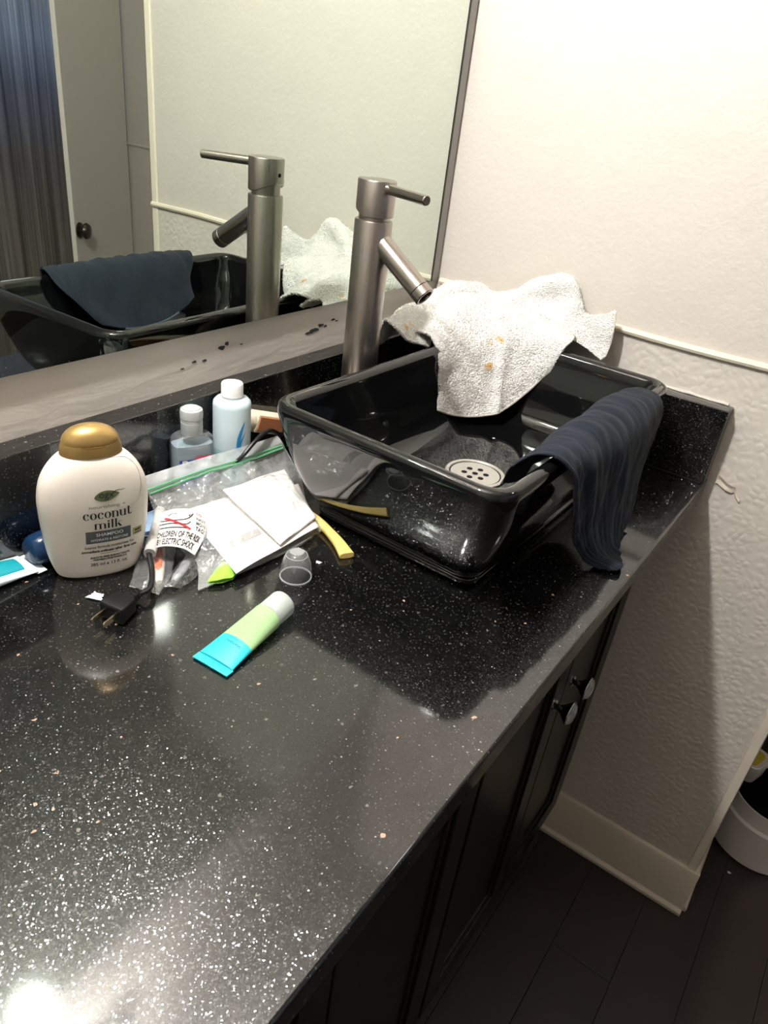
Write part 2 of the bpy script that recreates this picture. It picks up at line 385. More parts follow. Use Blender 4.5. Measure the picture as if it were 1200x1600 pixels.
def link(name, mb, mt, parent=None, smooth=True, bevel=0, auto=35):
    me = bpy.data.meshes.new(name); me.from_pydata(mb.v, [], mb.f); me.update()
    bm = bmesh.new(); bm.from_mesh(me)
    bmesh.ops.recalc_face_normals(bm, faces=bm.faces); bm.to_mesh(me); bm.free()
    o = bpy.data.objects.new(name, me); C.objects.link(o)
    if mt: me.materials.append(mt)
    if parent: o.parent = parent
    if bevel:
        b = o.modifiers.new('bevel', 'BEVEL'); b.width = bevel; b.segments = 2; b.limit_method = 'ANGLE'; b.angle_limit = .6
    if smooth:
        me.shade_smooth() if hasattr(me, 'shade_smooth') else None
        if auto:
            try: me.set_sharp_from_angle(angle=math.radians(auto))
            except Exception: pass
    return o

def solid(o, th, off=0):
    s = o.modifiers.new('solid', 'SOLIDIFY'); s.thickness = th; s.offset = off; return o

def thing(name, label, cat, loc=(0, 0, 0), rz=0, group=None, rot=None):
    o = bpy.data.objects.new(name, None); C.objects.link(o); o.location = loc
    o.rotation_euler = rot if rot else (0, 0, rz); o.empty_display_size = .02
    o['label'] = label; o['category'] = cat
    if group: o['group'] = group
    return o

def tag(o, label, cat, group=None):
    o['label'] = label; o['category'] = cat
    if group: o['group'] = group
    return o

def struct(o, label=None, cat=None):
    o['kind'] = 'structure'
    if label: o['label'] = label
    if cat: o['category'] = cat
    return o

def at(mb, loc):
    mb.v = [(x - loc[0], y - loc[1], z - loc[2]) for x, y, z in mb.v]; return mb

_tx = {}
def text2d(s, size, bold=0.0, extr=0.0):
    """flat lettering centred at the origin: verts (x, y), faces"""
    k = (s, size, bold)
    if k in _tx: return _tx[k]
    cu = bpy.data.curves.new('lettering', 'FONT'); cu.body = s; cu.size = size; cu.align_x = 'CENTER'; cu.align_y = 'CENTER'
    cu.offset = bold; cu.resolution_u = 3
    o = bpy.data.objects.new('lettering', cu); C.objects.link(o)
    dg = bpy.context.evaluated_depsgraph_get(); me = o.evaluated_get(dg).to_mesh()
    v = [(p.co.x, p.co.y) for p in me.vertices]; f = [tuple(q.vertices) for q in me.polygons]
    o.evaluated_get(dg).to_mesh_clear(); bpy.data.objects.remove(o); bpy.data.curves.remove(cu)
    xs = [p[0] for p in v]; ys = [p[1] for p in v]; cx = (min(xs) + max(xs)) / 2; cy = (min(ys) + max(ys)) / 2
    v = [(a - cx, b - cy) for a, b in v]
    _tx[k] = (v, f, max(xs) - min(xs), max(ys) - min(ys)); return _tx[k]

def fit_text(s, width, height, bold=0.0):
    v, f, w_, h_ = text2d(s, 1.0, bold)
    return [(a * width / w_, b * height / h_) for a, b in v], f

# a serif lower-case with fat stems and hairlines, drawn letter by letter
def serif_word(word, width, height):
    V = []; F = []
    def poly(ps):
        o = len(V); V.extend(ps); F.append(tuple(range(o, o + len(ps))))
    def rect(a, b, c, d): poly([(a, b), (c, b), (c, d), (a, d)])
    def ring(cx, cy, rx, ry, ix, iy, a0=0, a1=360, n=24):
        for k in range(n):
            t0 = math.radians(a0 + (a1 - a0) * k / n); t1 = math.radians(a0 + (a1 - a0) * (k + 1) / n)
            poly([(cx + rx * math.cos(t0), cy + ry * math.sin(t0)), (cx + rx * math.cos(t1), cy + ry * math.sin(t1)),
                  (cx + ix * math.cos(t1), cy + iy * math.sin(t1)), (cx + ix * math.cos(t0), cy + iy * math.sin(t0))])
    x = 0; S = .24; h = .05
    def stem(a, y1, foot=True, y0=0):
        rect(a, y0, a + S, y1)
        if foot: rect(a - .07, y0, a + S + .07, y0 + h)
    for ch in word:
        if ch == 'o': ring(x + .46, .5, .46, .52, .21, .47); x += 1.02
        elif ch == 'c':
            ring(x + .46, .5, .46, .52, .21, .47, 50, 320); ring(x + .68, .76, .13, .13, .0, .0, n=10); x += .94
        elif ch in 'nm':
            stem(x + .07, 1); rect(x - .02, .95, x + .1, 1)
            for q in range(1 if ch == 'n' else 2):
                b = x + .07 + q * .62
                ring(b + .43, .66, .43, .36, .19, .31, 0, 150, 14); stem(b + .62, .68)
            x += 1.08 + (.62 if ch == 'm' else 0)
        elif ch == 'u':
            rect(x, .95, x + .1, 1); stem(x + .07, 1, False, .32); ring(x + .50, .34, .43, .36, .19, .31, 180, 330, 14)
            stem(x + .69, 1, False); rect(x + .6, .95, x + .7, 1); rect(x + .9, 0, x + 1.02, h); x += 1.1
        elif ch == 't':
            stem(x + .12, 1.32, False, .2); rect(x, .94, x + .6, 1); ring(x + .42, .24, .30, .26, .06, .2, 180, 350, 10); x += .76
        elif ch == 'i':
            stem(x + .1, 1); rect(x, .95, x + .1, 1); ring(x + .22, 1.3, .14, .14, 0, 0, n=10); x += .5
        elif ch == 'l': stem(x + .1, 1.55); rect(x, 1.5, x + .1, 1.55); x += .5
        elif ch == 'k':
            stem(x + .1, 1.55); rect(x, 1.5, x + .1, 1.55)
            poly([(x + .34, .42), (x + .74, .95), (x + .80, .95), (x + .40, .40)]); rect(x + .62, .95, x + .98, 1)
            poly([(x + .42, .55), (x + .74, 0), (x + 1.04, 0), (x + .60, .72)]); rect(x + .66, 0, x + 1.1, h); x += 1.1
    xs = [p[0] for p in V]; k = width / (max(xs) - min(xs)); ky = height
    return [((a - (max(xs) + min(xs)) / 2) * k, (b - .5) * ky) for a, b in V], F

# ------------------------------------------------------------------ room shell
YE = -0.797     # end of the right wall
b = MB().box(0.0, .115, YE + .004, .0, ZF, ZC); wr = struct(link('wall_right', b, MT['upper'], smooth=False))
wp = MB().box(-.0012, .002, YE, -.0005, ZF + .10, .193)
link('wallpaper_panel', wp, MT['bubble'], wr, smooth=False, bevel=.001)['label'] = 'embossed bubble wallpaper painted beige below the chair rail'
link('corner_bead', MB().box(-.0035, .1185, YE - .0025, YE + .016, ZF + .10, ZC), MT['trim'], wr, bevel=.002)
# a flake of peeled paint by the end of the countertop
pf = np.zeros((9, 5, 3))
for i in range(9):
    for j in range(5):
        u = i / 8; v_ = j / 4
        pf[i, j] = (-.004 - .006 * math.sin(u * 5) * abs(v_ - .5) - .003 * v_, -.572 - .045 * u + .004 * math.sin(u * 9), .004 - .022 * u * u + (v_ - .5) * .016 * (1 - .5 * u) + .003 * math.sin(u * 11))
link('paint_flake', MB().grid(pf), MT['peel'], wr); solid(wr.children[-1], .0008)
rail = MB().tube(catmull([(-.004, y, .193 + .0012 * math.sin(y * 17)) for y in np.linspace(-.012, YE, 14)], 60), .0058, 8)
struct(link('trim_1', rail, MT['trim']))
prof = [(0, 0), (-.019, 0), (-.020, .010), (-.013, .017), (-.012, .116), (-.008, .126), (0, .1265)]
bb = MB().rings([[(x, y, ZF + z) for x, z in prof] for y in (-.488, YE - .012)], capa=True, capb=True)
bb.rings([[(x, YE - y, ZF + z) for y, z in [(-a + 0, z_) for a, z_ in prof]] for x in (-.0, .115)])
struct(link('baseboard_right', bb, MT['base'], bevel=.0015))

b = MB().box(-1.95, .115, .0, .1, ZF, ZC); wb = struct(link('wall_back', b, MT['upper'], smooth=False))
link('wall_strip', MB().box(-1.95, -.001, -.0015, .002, .10, .194), MT['strip'], wb, smooth=False)
# bits of dark backing showing where paint came away under the mirror
rnd = random.Random(3)
def chip(cx, cz, w_, h_):
    n = 9; ps = []
    for k in range(n):
        a = 2 * PI * k / n; q = .55 + .6 * rnd.random()
        ps.append((cx + w_ * q * math.cos(a), -.0020, cz + h_ * q * math.sin(a)))
    mb = MB().add(ps + [(x, .001, z) for x, y, z in ps], [tuple(range(n)), tuple(range(2 * n - 1, n - 1, -1))] + [(i, (i + 1) % n, n + (i + 1) % n, n + i) for i in range(n)])
    link('paint_chip', mb, MT['chip'], wb, smooth=False)
for c_ in ((-.533, .1645, .008, .0035), (-.524, .1685, .004, .003), (-.5806, .1551, .004, .002), (-.563, .1532, .004, .0018), (-.497, .163, .003, .0012), (-.343, .1564, .012, .003),
           (-.355, .1535, .010, .0022), (-.328, .161, .008, .003), (-.318, .158, .005, .002), (-.300, .165, .006, .002), (-.29, .162, .004, .0012), (-.60, .150, .003, .001)):
    chip(*c_)

fl = struct(link('floor', MB().box(-2.1, .95, -2.45, .1, ZF - .06, ZF - .012), MT['under'], smooth=False))
pl_me = None
for r in range(21):
    y0 = -2.42 + r * .12
    if y0 > -.42: break
    for k in range(4):
        x0 = -2.06 + k * 1.0 - (r * .37) % 1.0
        x1 = x0 + 1.0
        xa, xb = max(x0, -2.05), min(x1, .93)
        if xb - xa < .05: continue
        o = link('plank', MB().box(xa + .0004, xb - .0004, y0 + .0004, y0 + .1196, ZF - .013, ZF), MT['floor'], fl, smooth=False, bevel=.0006)
struct(link('ceiling', MB().box(-2.05, .95, -2.45, .1, ZC, ZC + .05), MT['ceiling'], smooth=False))
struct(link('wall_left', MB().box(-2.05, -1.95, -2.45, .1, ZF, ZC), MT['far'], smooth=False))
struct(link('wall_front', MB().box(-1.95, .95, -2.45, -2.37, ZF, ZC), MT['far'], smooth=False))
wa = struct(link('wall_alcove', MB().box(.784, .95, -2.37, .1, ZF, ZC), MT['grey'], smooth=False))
struct(link('trim_2', MB().tube([(.782, -2.36, .193), (.782, -.1, .193)], .006, 8), MT['grey']))

DSIDE = -1
# open door seen in the mirror
H = Vector((.770, -1.90, 0)); Fr = Vector((.352, -1.655, 0)); dv = (Fr - H); L = dv.length; ang = math.atan2(dv.y, dv.x)
dr = link('door_1', MB().box(0, L, -.008, .008, ZF + .01, ZF + 2.04), MT['doorm'], smooth=False, bevel=.002)
dr.location = (H.x, H.y, 0); dr.rotation_euler = (0, 0, ang); struct(dr, 'grey door standing open, seen in the mirror', 'door')
for s_ in (DSIDE,):
    kb = MB().lathe([(.026, 0), (.026, .004), (.012, .008), (.012, .012), (.022, .016), (.027, .024), (.023, .033), (.008, .037)], 20, (L - .030, s_ * .008, -.052), (0, s_, 0))
    link('door_knob', kb, MT['brown'], dr)['label'] = 'dark brown round door knob'
# curtain
ct = thing('shower_curtain', 'streaked blue and charcoal shower curtain hanging behind the door, seen in the mirror', 'curtain', (0, -2.15, ZF + .08))
xs = np.linspace(-.75, .70, 180); P = np.array([[(x, .005 * math.sin(x * 48) + .002 * math.sin(x * 131), z) for x in xs] for z in np.linspace(0, 2.0, 12)])
link('curtain_sheet', MB().grid(P), MT['curtain'], ct)
link('curtain_rod', MB().tube([(-1.95, 0, 2.03), (.78, 0, 2.03)], .012, 10), MT['chrome'], ct)
for x in np.linspace(-.72, .68, 12):
    link('curtain_ring', MB().tube([(x, .019 * math.cos(a), 2.03 + .024 * math.sin(a)-.008) for a in np.linspace(0, 2 * PI, 13)], .0018, 6, False), MT['chrome'], ct)

# vanity light above the mirror
vl = thing('vanity_light', 'two-bulb vanity light bar on the wall above the mirror', 'lamp', (-.95, 0, BULBS[0][2]))
link('back_plate', MB().box(-.17, .17, -.03, 0, -.05, .05), MT['chrome'], vl, bevel=.006)
for bx, by, bz in BULBS:
    dx = bx + .95
    link('lamp_arm', MB().tube([(dx, -.03, 0), (dx, by + BULB_R * .85, 0)], .016, 12), MT['chrome'], vl)
    link('bulb', MB().lathe([(max(.001, BULB_R * math.sin(a)), -BULB_R * math.cos(a)) for a in np.linspace(.02, PI - .02, 17)], 24, (dx, by, 0)), MT['bulb'], vl)['label'] = 'glowing frosted globe bulb'

cl_ = thing('added_fill_light', 'added unseen round fill light under the ceiling beyond the vanity', 'lamp', (.30, -1.25, ZC))  # added out of view to brighten door, curtain, floor and tub
link('lamp_base', MB().lathe([(.11, -.001), (.11, -.018), (.10, -.022)], 40), MT['chrome'], cl_)
link('diffuser', MB().lathe([(.098, -.0225), (.09, -.045), (.06, -.060), (.001, -.066)], 40), MT['fill_lamp'], cl_)['label'] = 'glowing diffuser of the added fill light'

# mirror
mr_ = thing('wall_mirror', 'large frameless wall mirror with a desilvered lower edge above the counter', 'mirror', (-.99, 0, .194))
link('mirror_glass', MB().box(-.95, .963, -.006, -.0016, 0, .665), MT['glass_mirror'], mr_, smooth=False)
link('edge_strip', MB().box(.9632, .9835, -.0075, -.0016, -.001, .665), MT['channel'], mr_, smooth=False, bevel=.001)['label'] = 'grey strip along the right edge'
link('edge_line', MB().box(.9605, .9640, -.0078, -.0062, 0, .665), MT['mirror_edge'], mr_, smooth=False)
eb = []
n = 300; ed = np.array([[(-.95 + 1.913 * i / n, -.0063, z) for z in (0, .0014 + .0035 * max(0, mnoise.noise(Vector((i * .21, 0, 0)))) + .006 * max(0, mnoise.noise(Vector((i * .05, 3, 0))) - .25))] for i in range(n + 1)])
link('desilvered_edge', MB().grid(ed), MT['mirror_edge'], mr_, smooth=False); solid(mr_.children[-1], .0004)
for cx, w_ in ((.568, .012), (.584, .010), (.600, .006), (.40, .008), (.42, .006)):
    n = 8; ps = [(cx + w_ * (.5 + .6 * rnd.random()) * math.cos(2 * PI * k / n), -.0068, .006 + .005 * (.4 + .7 * rnd.random()) * math.sin(2 * PI * k / n)) for k in range(n)]
    link('mirror_chip', MB().add(ps, [tuple(range(n))]), MT['strip'], mr_, smooth=False); solid(mr_.children[-1], .0006)

# ------------------------------------------------------------------ countertop, cabinet
lo = (-.975, -.28, -.03)
top = link('countertop', at(MB().box(-1.95, -.002, -.56, -.002, -.03, 0), lo), MT['stone'], None, bevel=.003); top.location = lo
tag(top, 'glossy black speckled stone countertop running under the black sink', 'countertop')
top = thing('side_splash', 'short black stone splash along the right wall beside the sink', 'splash', lo)
bs = link('backsplash', at(MB().box(-1.95, -.002, -.034, -.002, .0003, .123), lo), MT['stone'], None, bevel=.0015); bs.location = lo
tag(bs, 'long black stone backsplash below the mirror behind faucet and bottles', 'splash')
link('stone_slab', at(MB().box(-.034, -.002, -.5585, -.0345, .0003, .123), lo), MT['stone'], top, bevel=.0015)
ck = MB().tube([(-.003, y, .124 + .0015 * mnoise.noise(Vector((y * 60, 0, 0)))) for y in np.linspace(-.55, -.04, 60)], [.0028 + .0016 * mnoise.noise(Vector((y * 45, 5, 0))) for y in np.linspace(-.55, -.04, 60)], 6)
link('caulk_line', at(ck, lo), MT['caulk'], top)
ck = MB().tube([(x, -.035, .0008) for x in np.linspace(-1.9, -.04, 4)], .0013, 6)
ck.tube([(-.035, y, .0008) for y in np.linspace(-.555, -.04, 4)], .0013, 6)
link('seam', at(ck, lo), MT['hole'], top)

cb = thing('vanity_cabinet', 'dark espresso vanity cabinet with panelled doors under the black counter', 'cabinet', (-.975, -.24, ZF))
lo = (-.975, -.24, ZF)
link('carcass', at(MB().box(-1.94, -.004, -.485, -.004, ZF, -.0305), lo), MT['cab'], cb, smooth=False)
def cab_door(x0, x1, z0, z1, knob_x):
    y0, y1 = -.503, -.4852; s = .05
    mb = MB()
    for a in ((x0, x0 + s, z0, z1), (x1 - s, x1, z0, z1), (x0 + s, x1 - s, z0, z0 + s), (x0 + s, x1 - s, z1 - s, z1)):
        mb.box(a[0], a[1], y0, y1, a[2], a[3])
    d = link('door', at(mb, lo), MT['cab'], cb, smooth=False, bevel=.0015)
    mb = MB(); q = .010
    for a in ((x0 + s, x0 + s + q, z0 + s, z1 - s), (x1 - s - q, x1 - s, z0 + s, z1 - s), (x0 + s, x1 - s, z0 + s, z0 + s + q), (x0 + s, x1 - s, z1 - s - q, z1 - s)):
        mb.box(a[0], a[1], y0 + .005, y1, a[2], a[3])
    link('panel_moulding', at(mb, lo), MT['cab'], d, smooth=False, bevel=.003)
    link('panel', at(MB().box(x0 + s, x1 - s, y0 + .010, y1, z0 + s, z1 - s), lo), MT['cab'], d, smooth=False)
    if knob_x is not None:
        c = (knob_x, -.503, -.308)
        link('knob_base', at(MB().lathe([(.009, 0), (.0085, .002), (.0045, .005), (.0042, .008), (.0085, .015), (.0185, .025), (.0190, .027)], 20, c, (0, -1, 0)), lo), MT['knob'], d)['label'] = 'black cone-shaped knob'
        cr = MB().lathe([(.0180, .0272), (.0182, .0285), (.0140, .0330), (.007, .0350)], 9, c, (0, -1, 0))
        link('knob_crystal', at(cr, lo), MT['crystal'], d, smooth=False)['label'] = 'faceted clear crystal'
        link('crystal_reflector', at(MB().lathe([(.0178, .0271), (.0001, .0272)], 24, c, (0, -1, 0), False, True), lo), MT['chrome'], d)  # reflector disc added behind the crystal to brighten it
        link('knob_ring', at(MB().lathe([(.0191, .0262), (.0197, .0270), (.0191, .0280), (.0182, .0276)], 24, c, (0, -1, 0), False, False), lo), MT['chrome'], d)
        link('knob_flange', at(MB().lathe([(.0100, .0001), (.0098, .0022), (.0070, .0040)], 20, c, (0, -1, 0)), lo), MT['chrome'], d)
cab_door(-.277, -.008, -.835, -.055, -.243)
cab_door(-.566, -.281, -.835, -.055, -.315)
cab_door(-.862, -.577, -.835, -.055, None)
cab_door(-1.15, -.866, -.835, -.055, None)
cab_door(-1.44, -1.155, -.835, -.055, None)

# ------------------------------------------------------------------ vessel sink
SX, SY, SR = -.343, -.313, math.radians(-1.0)
def rrect(hw, hd, r, z, n=9):
    out = []
    for cx, cy, a0 in ((hw - r, hd - r, 0), (-hw + r, hd - r, 90), (-hw + r, -hd + r, 180), (hw - r, -hd + r, 270)):
        for k in range(n):
            a = math.radians(a0 + 90 * k / (n - 1)); out.append((cx + r * math.cos(a), cy + r * math.sin(a), z))
    return out
sink = thing('vessel_sink', 'rectangular black ceramic vessel sink standing on the countertop', 'sink', (SX, SY, 0), SR)
prof = [(0.0005, .206, .112, .020), (.003, .212, .118, .022), (.010, .214, .120, .023), (.0125, .2115, .1175, .023), (.0145, .2115, .1175, .023), (.022, .218, .123, .026),
        (.040, .230, .133, .03), (.065, .241, .142, .032), (.095, .251, .151, .033), (.125, .259, .157, .034), (.140, .2625, .160, .034), (.148, .2635, .161, .034),
        (.1535, .262, .1595, .033), (.1565, .258, .1555, .030), (.157, .253, .1505, .026), (.1545, .2485, .146, .023), (.149, .2455, .143, .021), (.13, .242, .1395, .021),
        (.10, .235, .1325, .032), (.07, .229, .1265, .032), (.052, .223, .1205, .034), (.040, .214, .1115, .036), (.0335, .200, .098, .036), (.031, .17, .08, .035), (.0285, .10, .055, .035), (.0275, .045, .045, .0449)]
ctl = np.array(prof)
den = catmull(ctl, 110)
mb = MB().rings([rrect(q[1], q[2], min(q[3], q[1] - .0001, q[2] - .0001), q[0]) for q in den])
link('basin', mb, MT['ceramic'], sink, auto=60)
dx, dy = .004, .006
dr_ = link('drain', MB().lathe([(.043, .0276), (.043, .0295), (.041, .0305), (.038, .0300), (.037, .0285), (.020, .0283), (.001, .0282)], 40, (dx, dy, 0), None, True, True), MT['steel'], sink)
dr_['label'] = 'round steel drain strainer with seven holes'
for k in range(7):
    a = k * PI / 3; r = 0 if k == 6 else .0155
    link('drain_hole', MB().lathe([(.0042, .0284), (.0042, .0288)], 12, (dx + r * math.cos(a), dy + r * math.sin(a), 0)), MT['hole'], dr_)
link('drain_gap', MB().lathe([(.0375, .0284), (.0365, .0289), (.0350, .0284)], 40, (dx, dy, 0), None, False, False), MT['hole'], dr_)

# ------------------------------------------------------------------ faucet
fc = thing('faucet', 'tall brushed nickel vessel faucet with pin lever behind the black sink', 'faucet', (-.361, -.104, 0))
link('faucet_base', MB().lathe([(.030, .0004), (.030, .005), (.027, .007)], 40), MT['nickel'], fc)
link('column', MB().lathe([(.0245, .007), (.0252, .009), (.0252, .332), (.0243, .334)], 56), MT['nickel'], fc)
link('neck', MB().lathe([(.0205, .334), (.0205, .352)], 40), MT['nickel'], fc)
n = 56; rg = []
for r, z, sl in ((.019, .3385, 1), (.0243, .3385, 1), (.0254, .3395, 1), (.0254, .381, 0), (.0246, .3825, 0), (.018, .3828, 0)):
    rg.append([(r * math.cos(2 * PI * k / n), r * math.sin(2 * PI * k / n), z + sl * max(0, .011 * math.sin(2 * PI * k / n))) for k in range(n)])
hd = link('handle_cap', MB().rings(rg), MT['nickel'], fc)
link('set_screw', MB().lathe([(.0028, 0), (.0028, .0006)], 12, (.0, .0252, .362), (0, 1, 0)), MT['hole'], hd)
link('lever', MB().lathe([(.0054, .0), (.0062, .001), (.0062, .0785), (.0054, .0795)], 24, (-.0068, -.0215, .3745), (-.31, -.95, -.010)), MT['nickel_b'], fc)
sd = Vector((0, -.092, -.062)).normalized()
link('spout', MB().lathe([(.0140, 0), (.0140, .0855)], 40, (0, -.012, .3095), sd), MT['nickel_b'], fc)
link('aerator', MB().lathe([(.0134, .0862), (.0142, .0868), (.0142, .0985), (.0130, .0995), (.0105, .0995), (.0100, .0960)], 40, (0, -.012, .3095), sd), MT['nickel_b'], fc)
link('aerator_screen', MB().lathe([(.0099, .0961), (.0099, .0966)], 24, (0, -.012, .3095), sd), MT['hole'], fc)

# ------------------------------------------------------------------ white towel
def terry(p, u, v):
    q = Vector(p)
    return .0011 * mnoise.noise(q * 380) + .0005 * mnoise.noise(q * 700) + .0030 * mnoise.noise(q * 36)
tw = thing('hand_towel', 'crumpled white terry towel with yellow stains draped over the back of the sink', 'towel', (-.14, -.19, .157))
LT = (-.14, -.19, .157)
A = [  # front flap: hem in the basin, up over the back right corner of the rim
    [(-.262, -.186, .066), (-.232, -.205, .055), (-.195, -.226, .050), (-.160, -.246, .056), (-.128, -.268, .082), (-.100, -.292, .125)],
    [(-.259, -.181, .105), (-.222, -.193, .098), (-.180, -.212, .098), (-.145, -.232, .105), (-.116, -.262, .122), (-.096, -.298, .145)],
    [(-.256, -.174, .145), (-.208, -.176, .152), (-.165, -.192, .148), (-.128, -.216, .160), (-.103, -.255, .160), (-.088, -.304, .163)],
    [(-.245, -.148, .168), (-.195, -.146, .182), (-.145, -.158, .186), (-.106, -.186, .188), (-.085, -.240, .182), (-.076, -.308, .172)],
    [(-.235, -.120, .165), (-.175, -.108, .192), (-.115, -.120, .203), (-.070, -.150, .203), (-.055, -.222, .194), (-.055, -.302, .176)],
    [(-.232, -.100, .158), (-.150, -.075, .180), (-.085, -.085, .196), (-.045, -.120, .198), (-.036, -.205, .186), (-.044, -.290, .165)],
]
P = patch(A, 230, 230); stn = []
P = wrinkle(P, lambda p, u, v: terry(p, u, v) - .010 * math.exp(-((v - .55 - .12 * u) / .05) ** 2) * (1 - u) * .7 + .004 * math.sin(v * 9 + u * 3) * (1 - u))
o1 = MB().grid(P); nA = len(o1.v)
B = [  # heap behind: left lobe on the splash, rolled ridge, right end hanging over the rim
    [(-.228, -.138, .146), (-.160, -.118, .165), (-.090, -.120, .185), (-.060, -.175, .184), (-.055, -.240, .175), (-.050, -.310, .165), (-.052, -.352, .150)],
    [(-.252, -.116, .150), (-.175, -.096, .182), (-.095, -.104, .206), (-.055, -.160, .202), (-.048, -.235, .195), (-.042, -.305, .182), (-.045, -.357, .160)],
    [(-.262, -.092, .168), (-.185, -.076, .186), (-.075, -.095, .212), (-.040, -.148, .212), (-.032, -.232, .212), (-.034, -.300, .202), (-.041, -.357, .198)],
    [(-.258, -.070, .178), (-.185, -.056, .176), (-.058, -.075, .206), (-.028, -.135, .204), (-.022, -.236, .236), (-.030, -.300, .206), (-.040, -.352, .224)],
    [(-.262, -.056, .155), (-.190, -.046, .154), (-.045, -.052, .180), (-.016, -.120, .186), (-.013, -.245, .244), (-.020, -.303, .200), (-.028, -.346, .212)],
    [(-.258, -.048, .128), (-.190, -.042, .128), (-.042, -.045, .130), (-.012, -.110, .150), (-.009, -.240, .190), (-.014, -.300, .175), (-.020, -.340, .165)],
]
Q = patch(B, 190, 280)
Q = wrinkle(Q, lambda p, u, v: terry(p, u, v) + .009 * mnoise.noise(Vector(p) * 24) - .010 * math.exp(-((v - .62 - .25 * (u - .5)) / .05) ** 2) * math.sin(PI * u) - .008 * math.exp(-((v - .28) / .05) ** 2) * math.sin(PI * u))
o1.grid(Q)
tb = link('towel_cloth', at(o1, LT), MT['towel'], tw, auto=0); solid(tb, .004, 0)
att = tb.data.attributes.new('stain', 'FLOAT', 'POINT')
spots = [((-.160, -.200, .160), .011), ((-.140, -.213, .16), .010), ((-.180, -.200, .145), .006), ((-.21, -.06, .175), .016), ((-.235, -.10, .165), .014), ((-.165, -.215, .12), .010)]
val = [min(1.0, sum(1.15 * math.exp(-((x + LT[0] - s[0]) ** 2 + (y + LT[1] - s[1]) ** 2 + (z + LT[2] - s[2]) ** 2) / (2 * r * r)) for s, r in spots)) for x, y, z in o1.v]
att.data.foreach_set('value', val)
def tufts(G, cnt, rn, mb):       # terry loops standing on both faces
    NN = normals(G); a_, b_ = G.shape[:2]
    for k in range(cnt):
        i = rn.uniform(0, a_ - 1.001); j = rn.uniform(0, b_ - 1.001); i0, j0 = int(i), int(j); fi, fj = i - i0, j - j0
        q = G[i0, j0] * (1 - fi) * (1 - fj) + G[i0 + 1, j0] * fi * (1 - fj) + G[i0, j0 + 1] * (1 - fi) * fj + G[i0 + 1, j0 + 1] * fi * fj
        nv_ = Vector(NN[i0, j0]) * (1 if k & 1 else -1); t1 = nv_.orthogonal().normalized(); t2 = nv_.cross(t1); an = rn.uniform(0, 2 * PI)
        d1 = t1 * math.cos(an) + t2 * math.sin(an); d2 = nv_.cross(d1); r = rn.uniform(.0006, .0011); h_ = rn.uniform(.0026, .0040)
        p0 = Vector(q) + nv_ * .0012; tip = Vector(q) + nv_ * h_ + d1 * rn.uniform(-.0008, .0008)
        mb.add([p0 + d1 * r, p0 - d1 * r * .5 + d2 * r * .87, p0 - d1 * r * .5 - d2 * r * .87, tip + d1 * r * .35, tip - d1 * r * .3 + d2 * r * .3, tip - d1 * r * .3 - d2 * r * .3], [(0, 1, 4, 3), (1, 2, 5, 4), (2, 0, 3, 5), (3, 4, 5)])
    return mb
rn_ = random.Random(12); tm = tufts(Q, 17000, rn_, tufts(P, 17000, rn_, MB()))
tl_ = link('terry_loops', at(tm, LT), MT['towel'], tw, auto=0); tl_['kind'] = 'stuff'
at2 = tl_.data.attributes.new('stain', 'FLOAT', 'POINT')
tv = np.array(tm.v) + np.array(LT); at2.data.foreach_set('value', np.minimum(1, sum(1.15 * np.exp(-((tv - np.array(s_)) ** 2).sum(1) / (2 * r_ * r_)) for s_, r_ in spots)).astype(np.float32))
hm = MB().tube([tuple(q) for q in P[0][::4]], .0026, 8)
link('hem', at(hm, LT), MT['hem'], tw)
hm = MB().tube([tuple(q) for q in Q[:, -1][::4]], .0022, 8); link('hem', at(hm, LT), MT['hem'], tw)

# ------------------------------------------------------------------ navy cloth
nv = thing('cleaning_cloth', 'dark navy thin cloth draped over the front rim of the black sink', 'cloth', (-.35, -.468, .157)); LN = (-.35, -.468, .157)
A = [
    [(-.445, -.392, .082), (-.41, -.388, .072), (-.36, -.386, .068), (-.31, -.388, .072), (-.27, -.394, .082), (-.235, -.402, .098)],
    [(-.475, -.412, .116), (-.435, -.408, .110), (-.38, -.406, .108), (-.325, -.407, .110), (-.27, -.411, .116), (-.228, -.418, .126)],
    [(-.497, -.430, .147), (-.447, -.428, .148), (-.39, -.426, .148), (-.33, -.426, .150), (-.265, -.428, .152), (-.208, -.432, .153)],
    [(-.500, -.449, .164), (-.448, -.448, .166), (-.39, -.447, .169), (-.33, -.447, .169), (-.262, -.448, .170), (-.195, -.450, .167)],
    [(-.495, -.472, .165), (-.445, -.474, .167), (-.388, -.476, .168), (-.327, -.478, .168), (-.258, -.482, .168), (-.183, -.482, .164)],
    [(-.482, -.488, .145), (-.440, -.492, .144), (-.384, -.496, .142), (-.324, -.498, .141), (-.255, -.500, .140), (-.185, -.496, .136)],
    [(-.462, -.492, .098), (-.425, -.495, .095), (-.380, -.500, .092), (-.328, -.503, .090), (-.265, -.503, .092), (-.205, -.499, .096)],
    [(-.435, -.494, .050), (-.412, -.498, .046), (-.376, -.505, .044), (-.330, -.508, .044), (-.280, -.507, .046), (-.225, -.503, .054)],
    [(-.410, -.505, .016), (-.398, -.514, .012), (-.372, -.520, .011), (-.336, -.518, .011), (-.295, -.512, .014), (-.245, -.508, .022)],
    [(-.402, -.530, .005), (-.392, -.546, .005), (-.372, -.545, .005), (-.345, -.532, .005), (-.310, -.520, .006), (-.262, -.514, .010)],
]
P = patch(A, 150, 130)
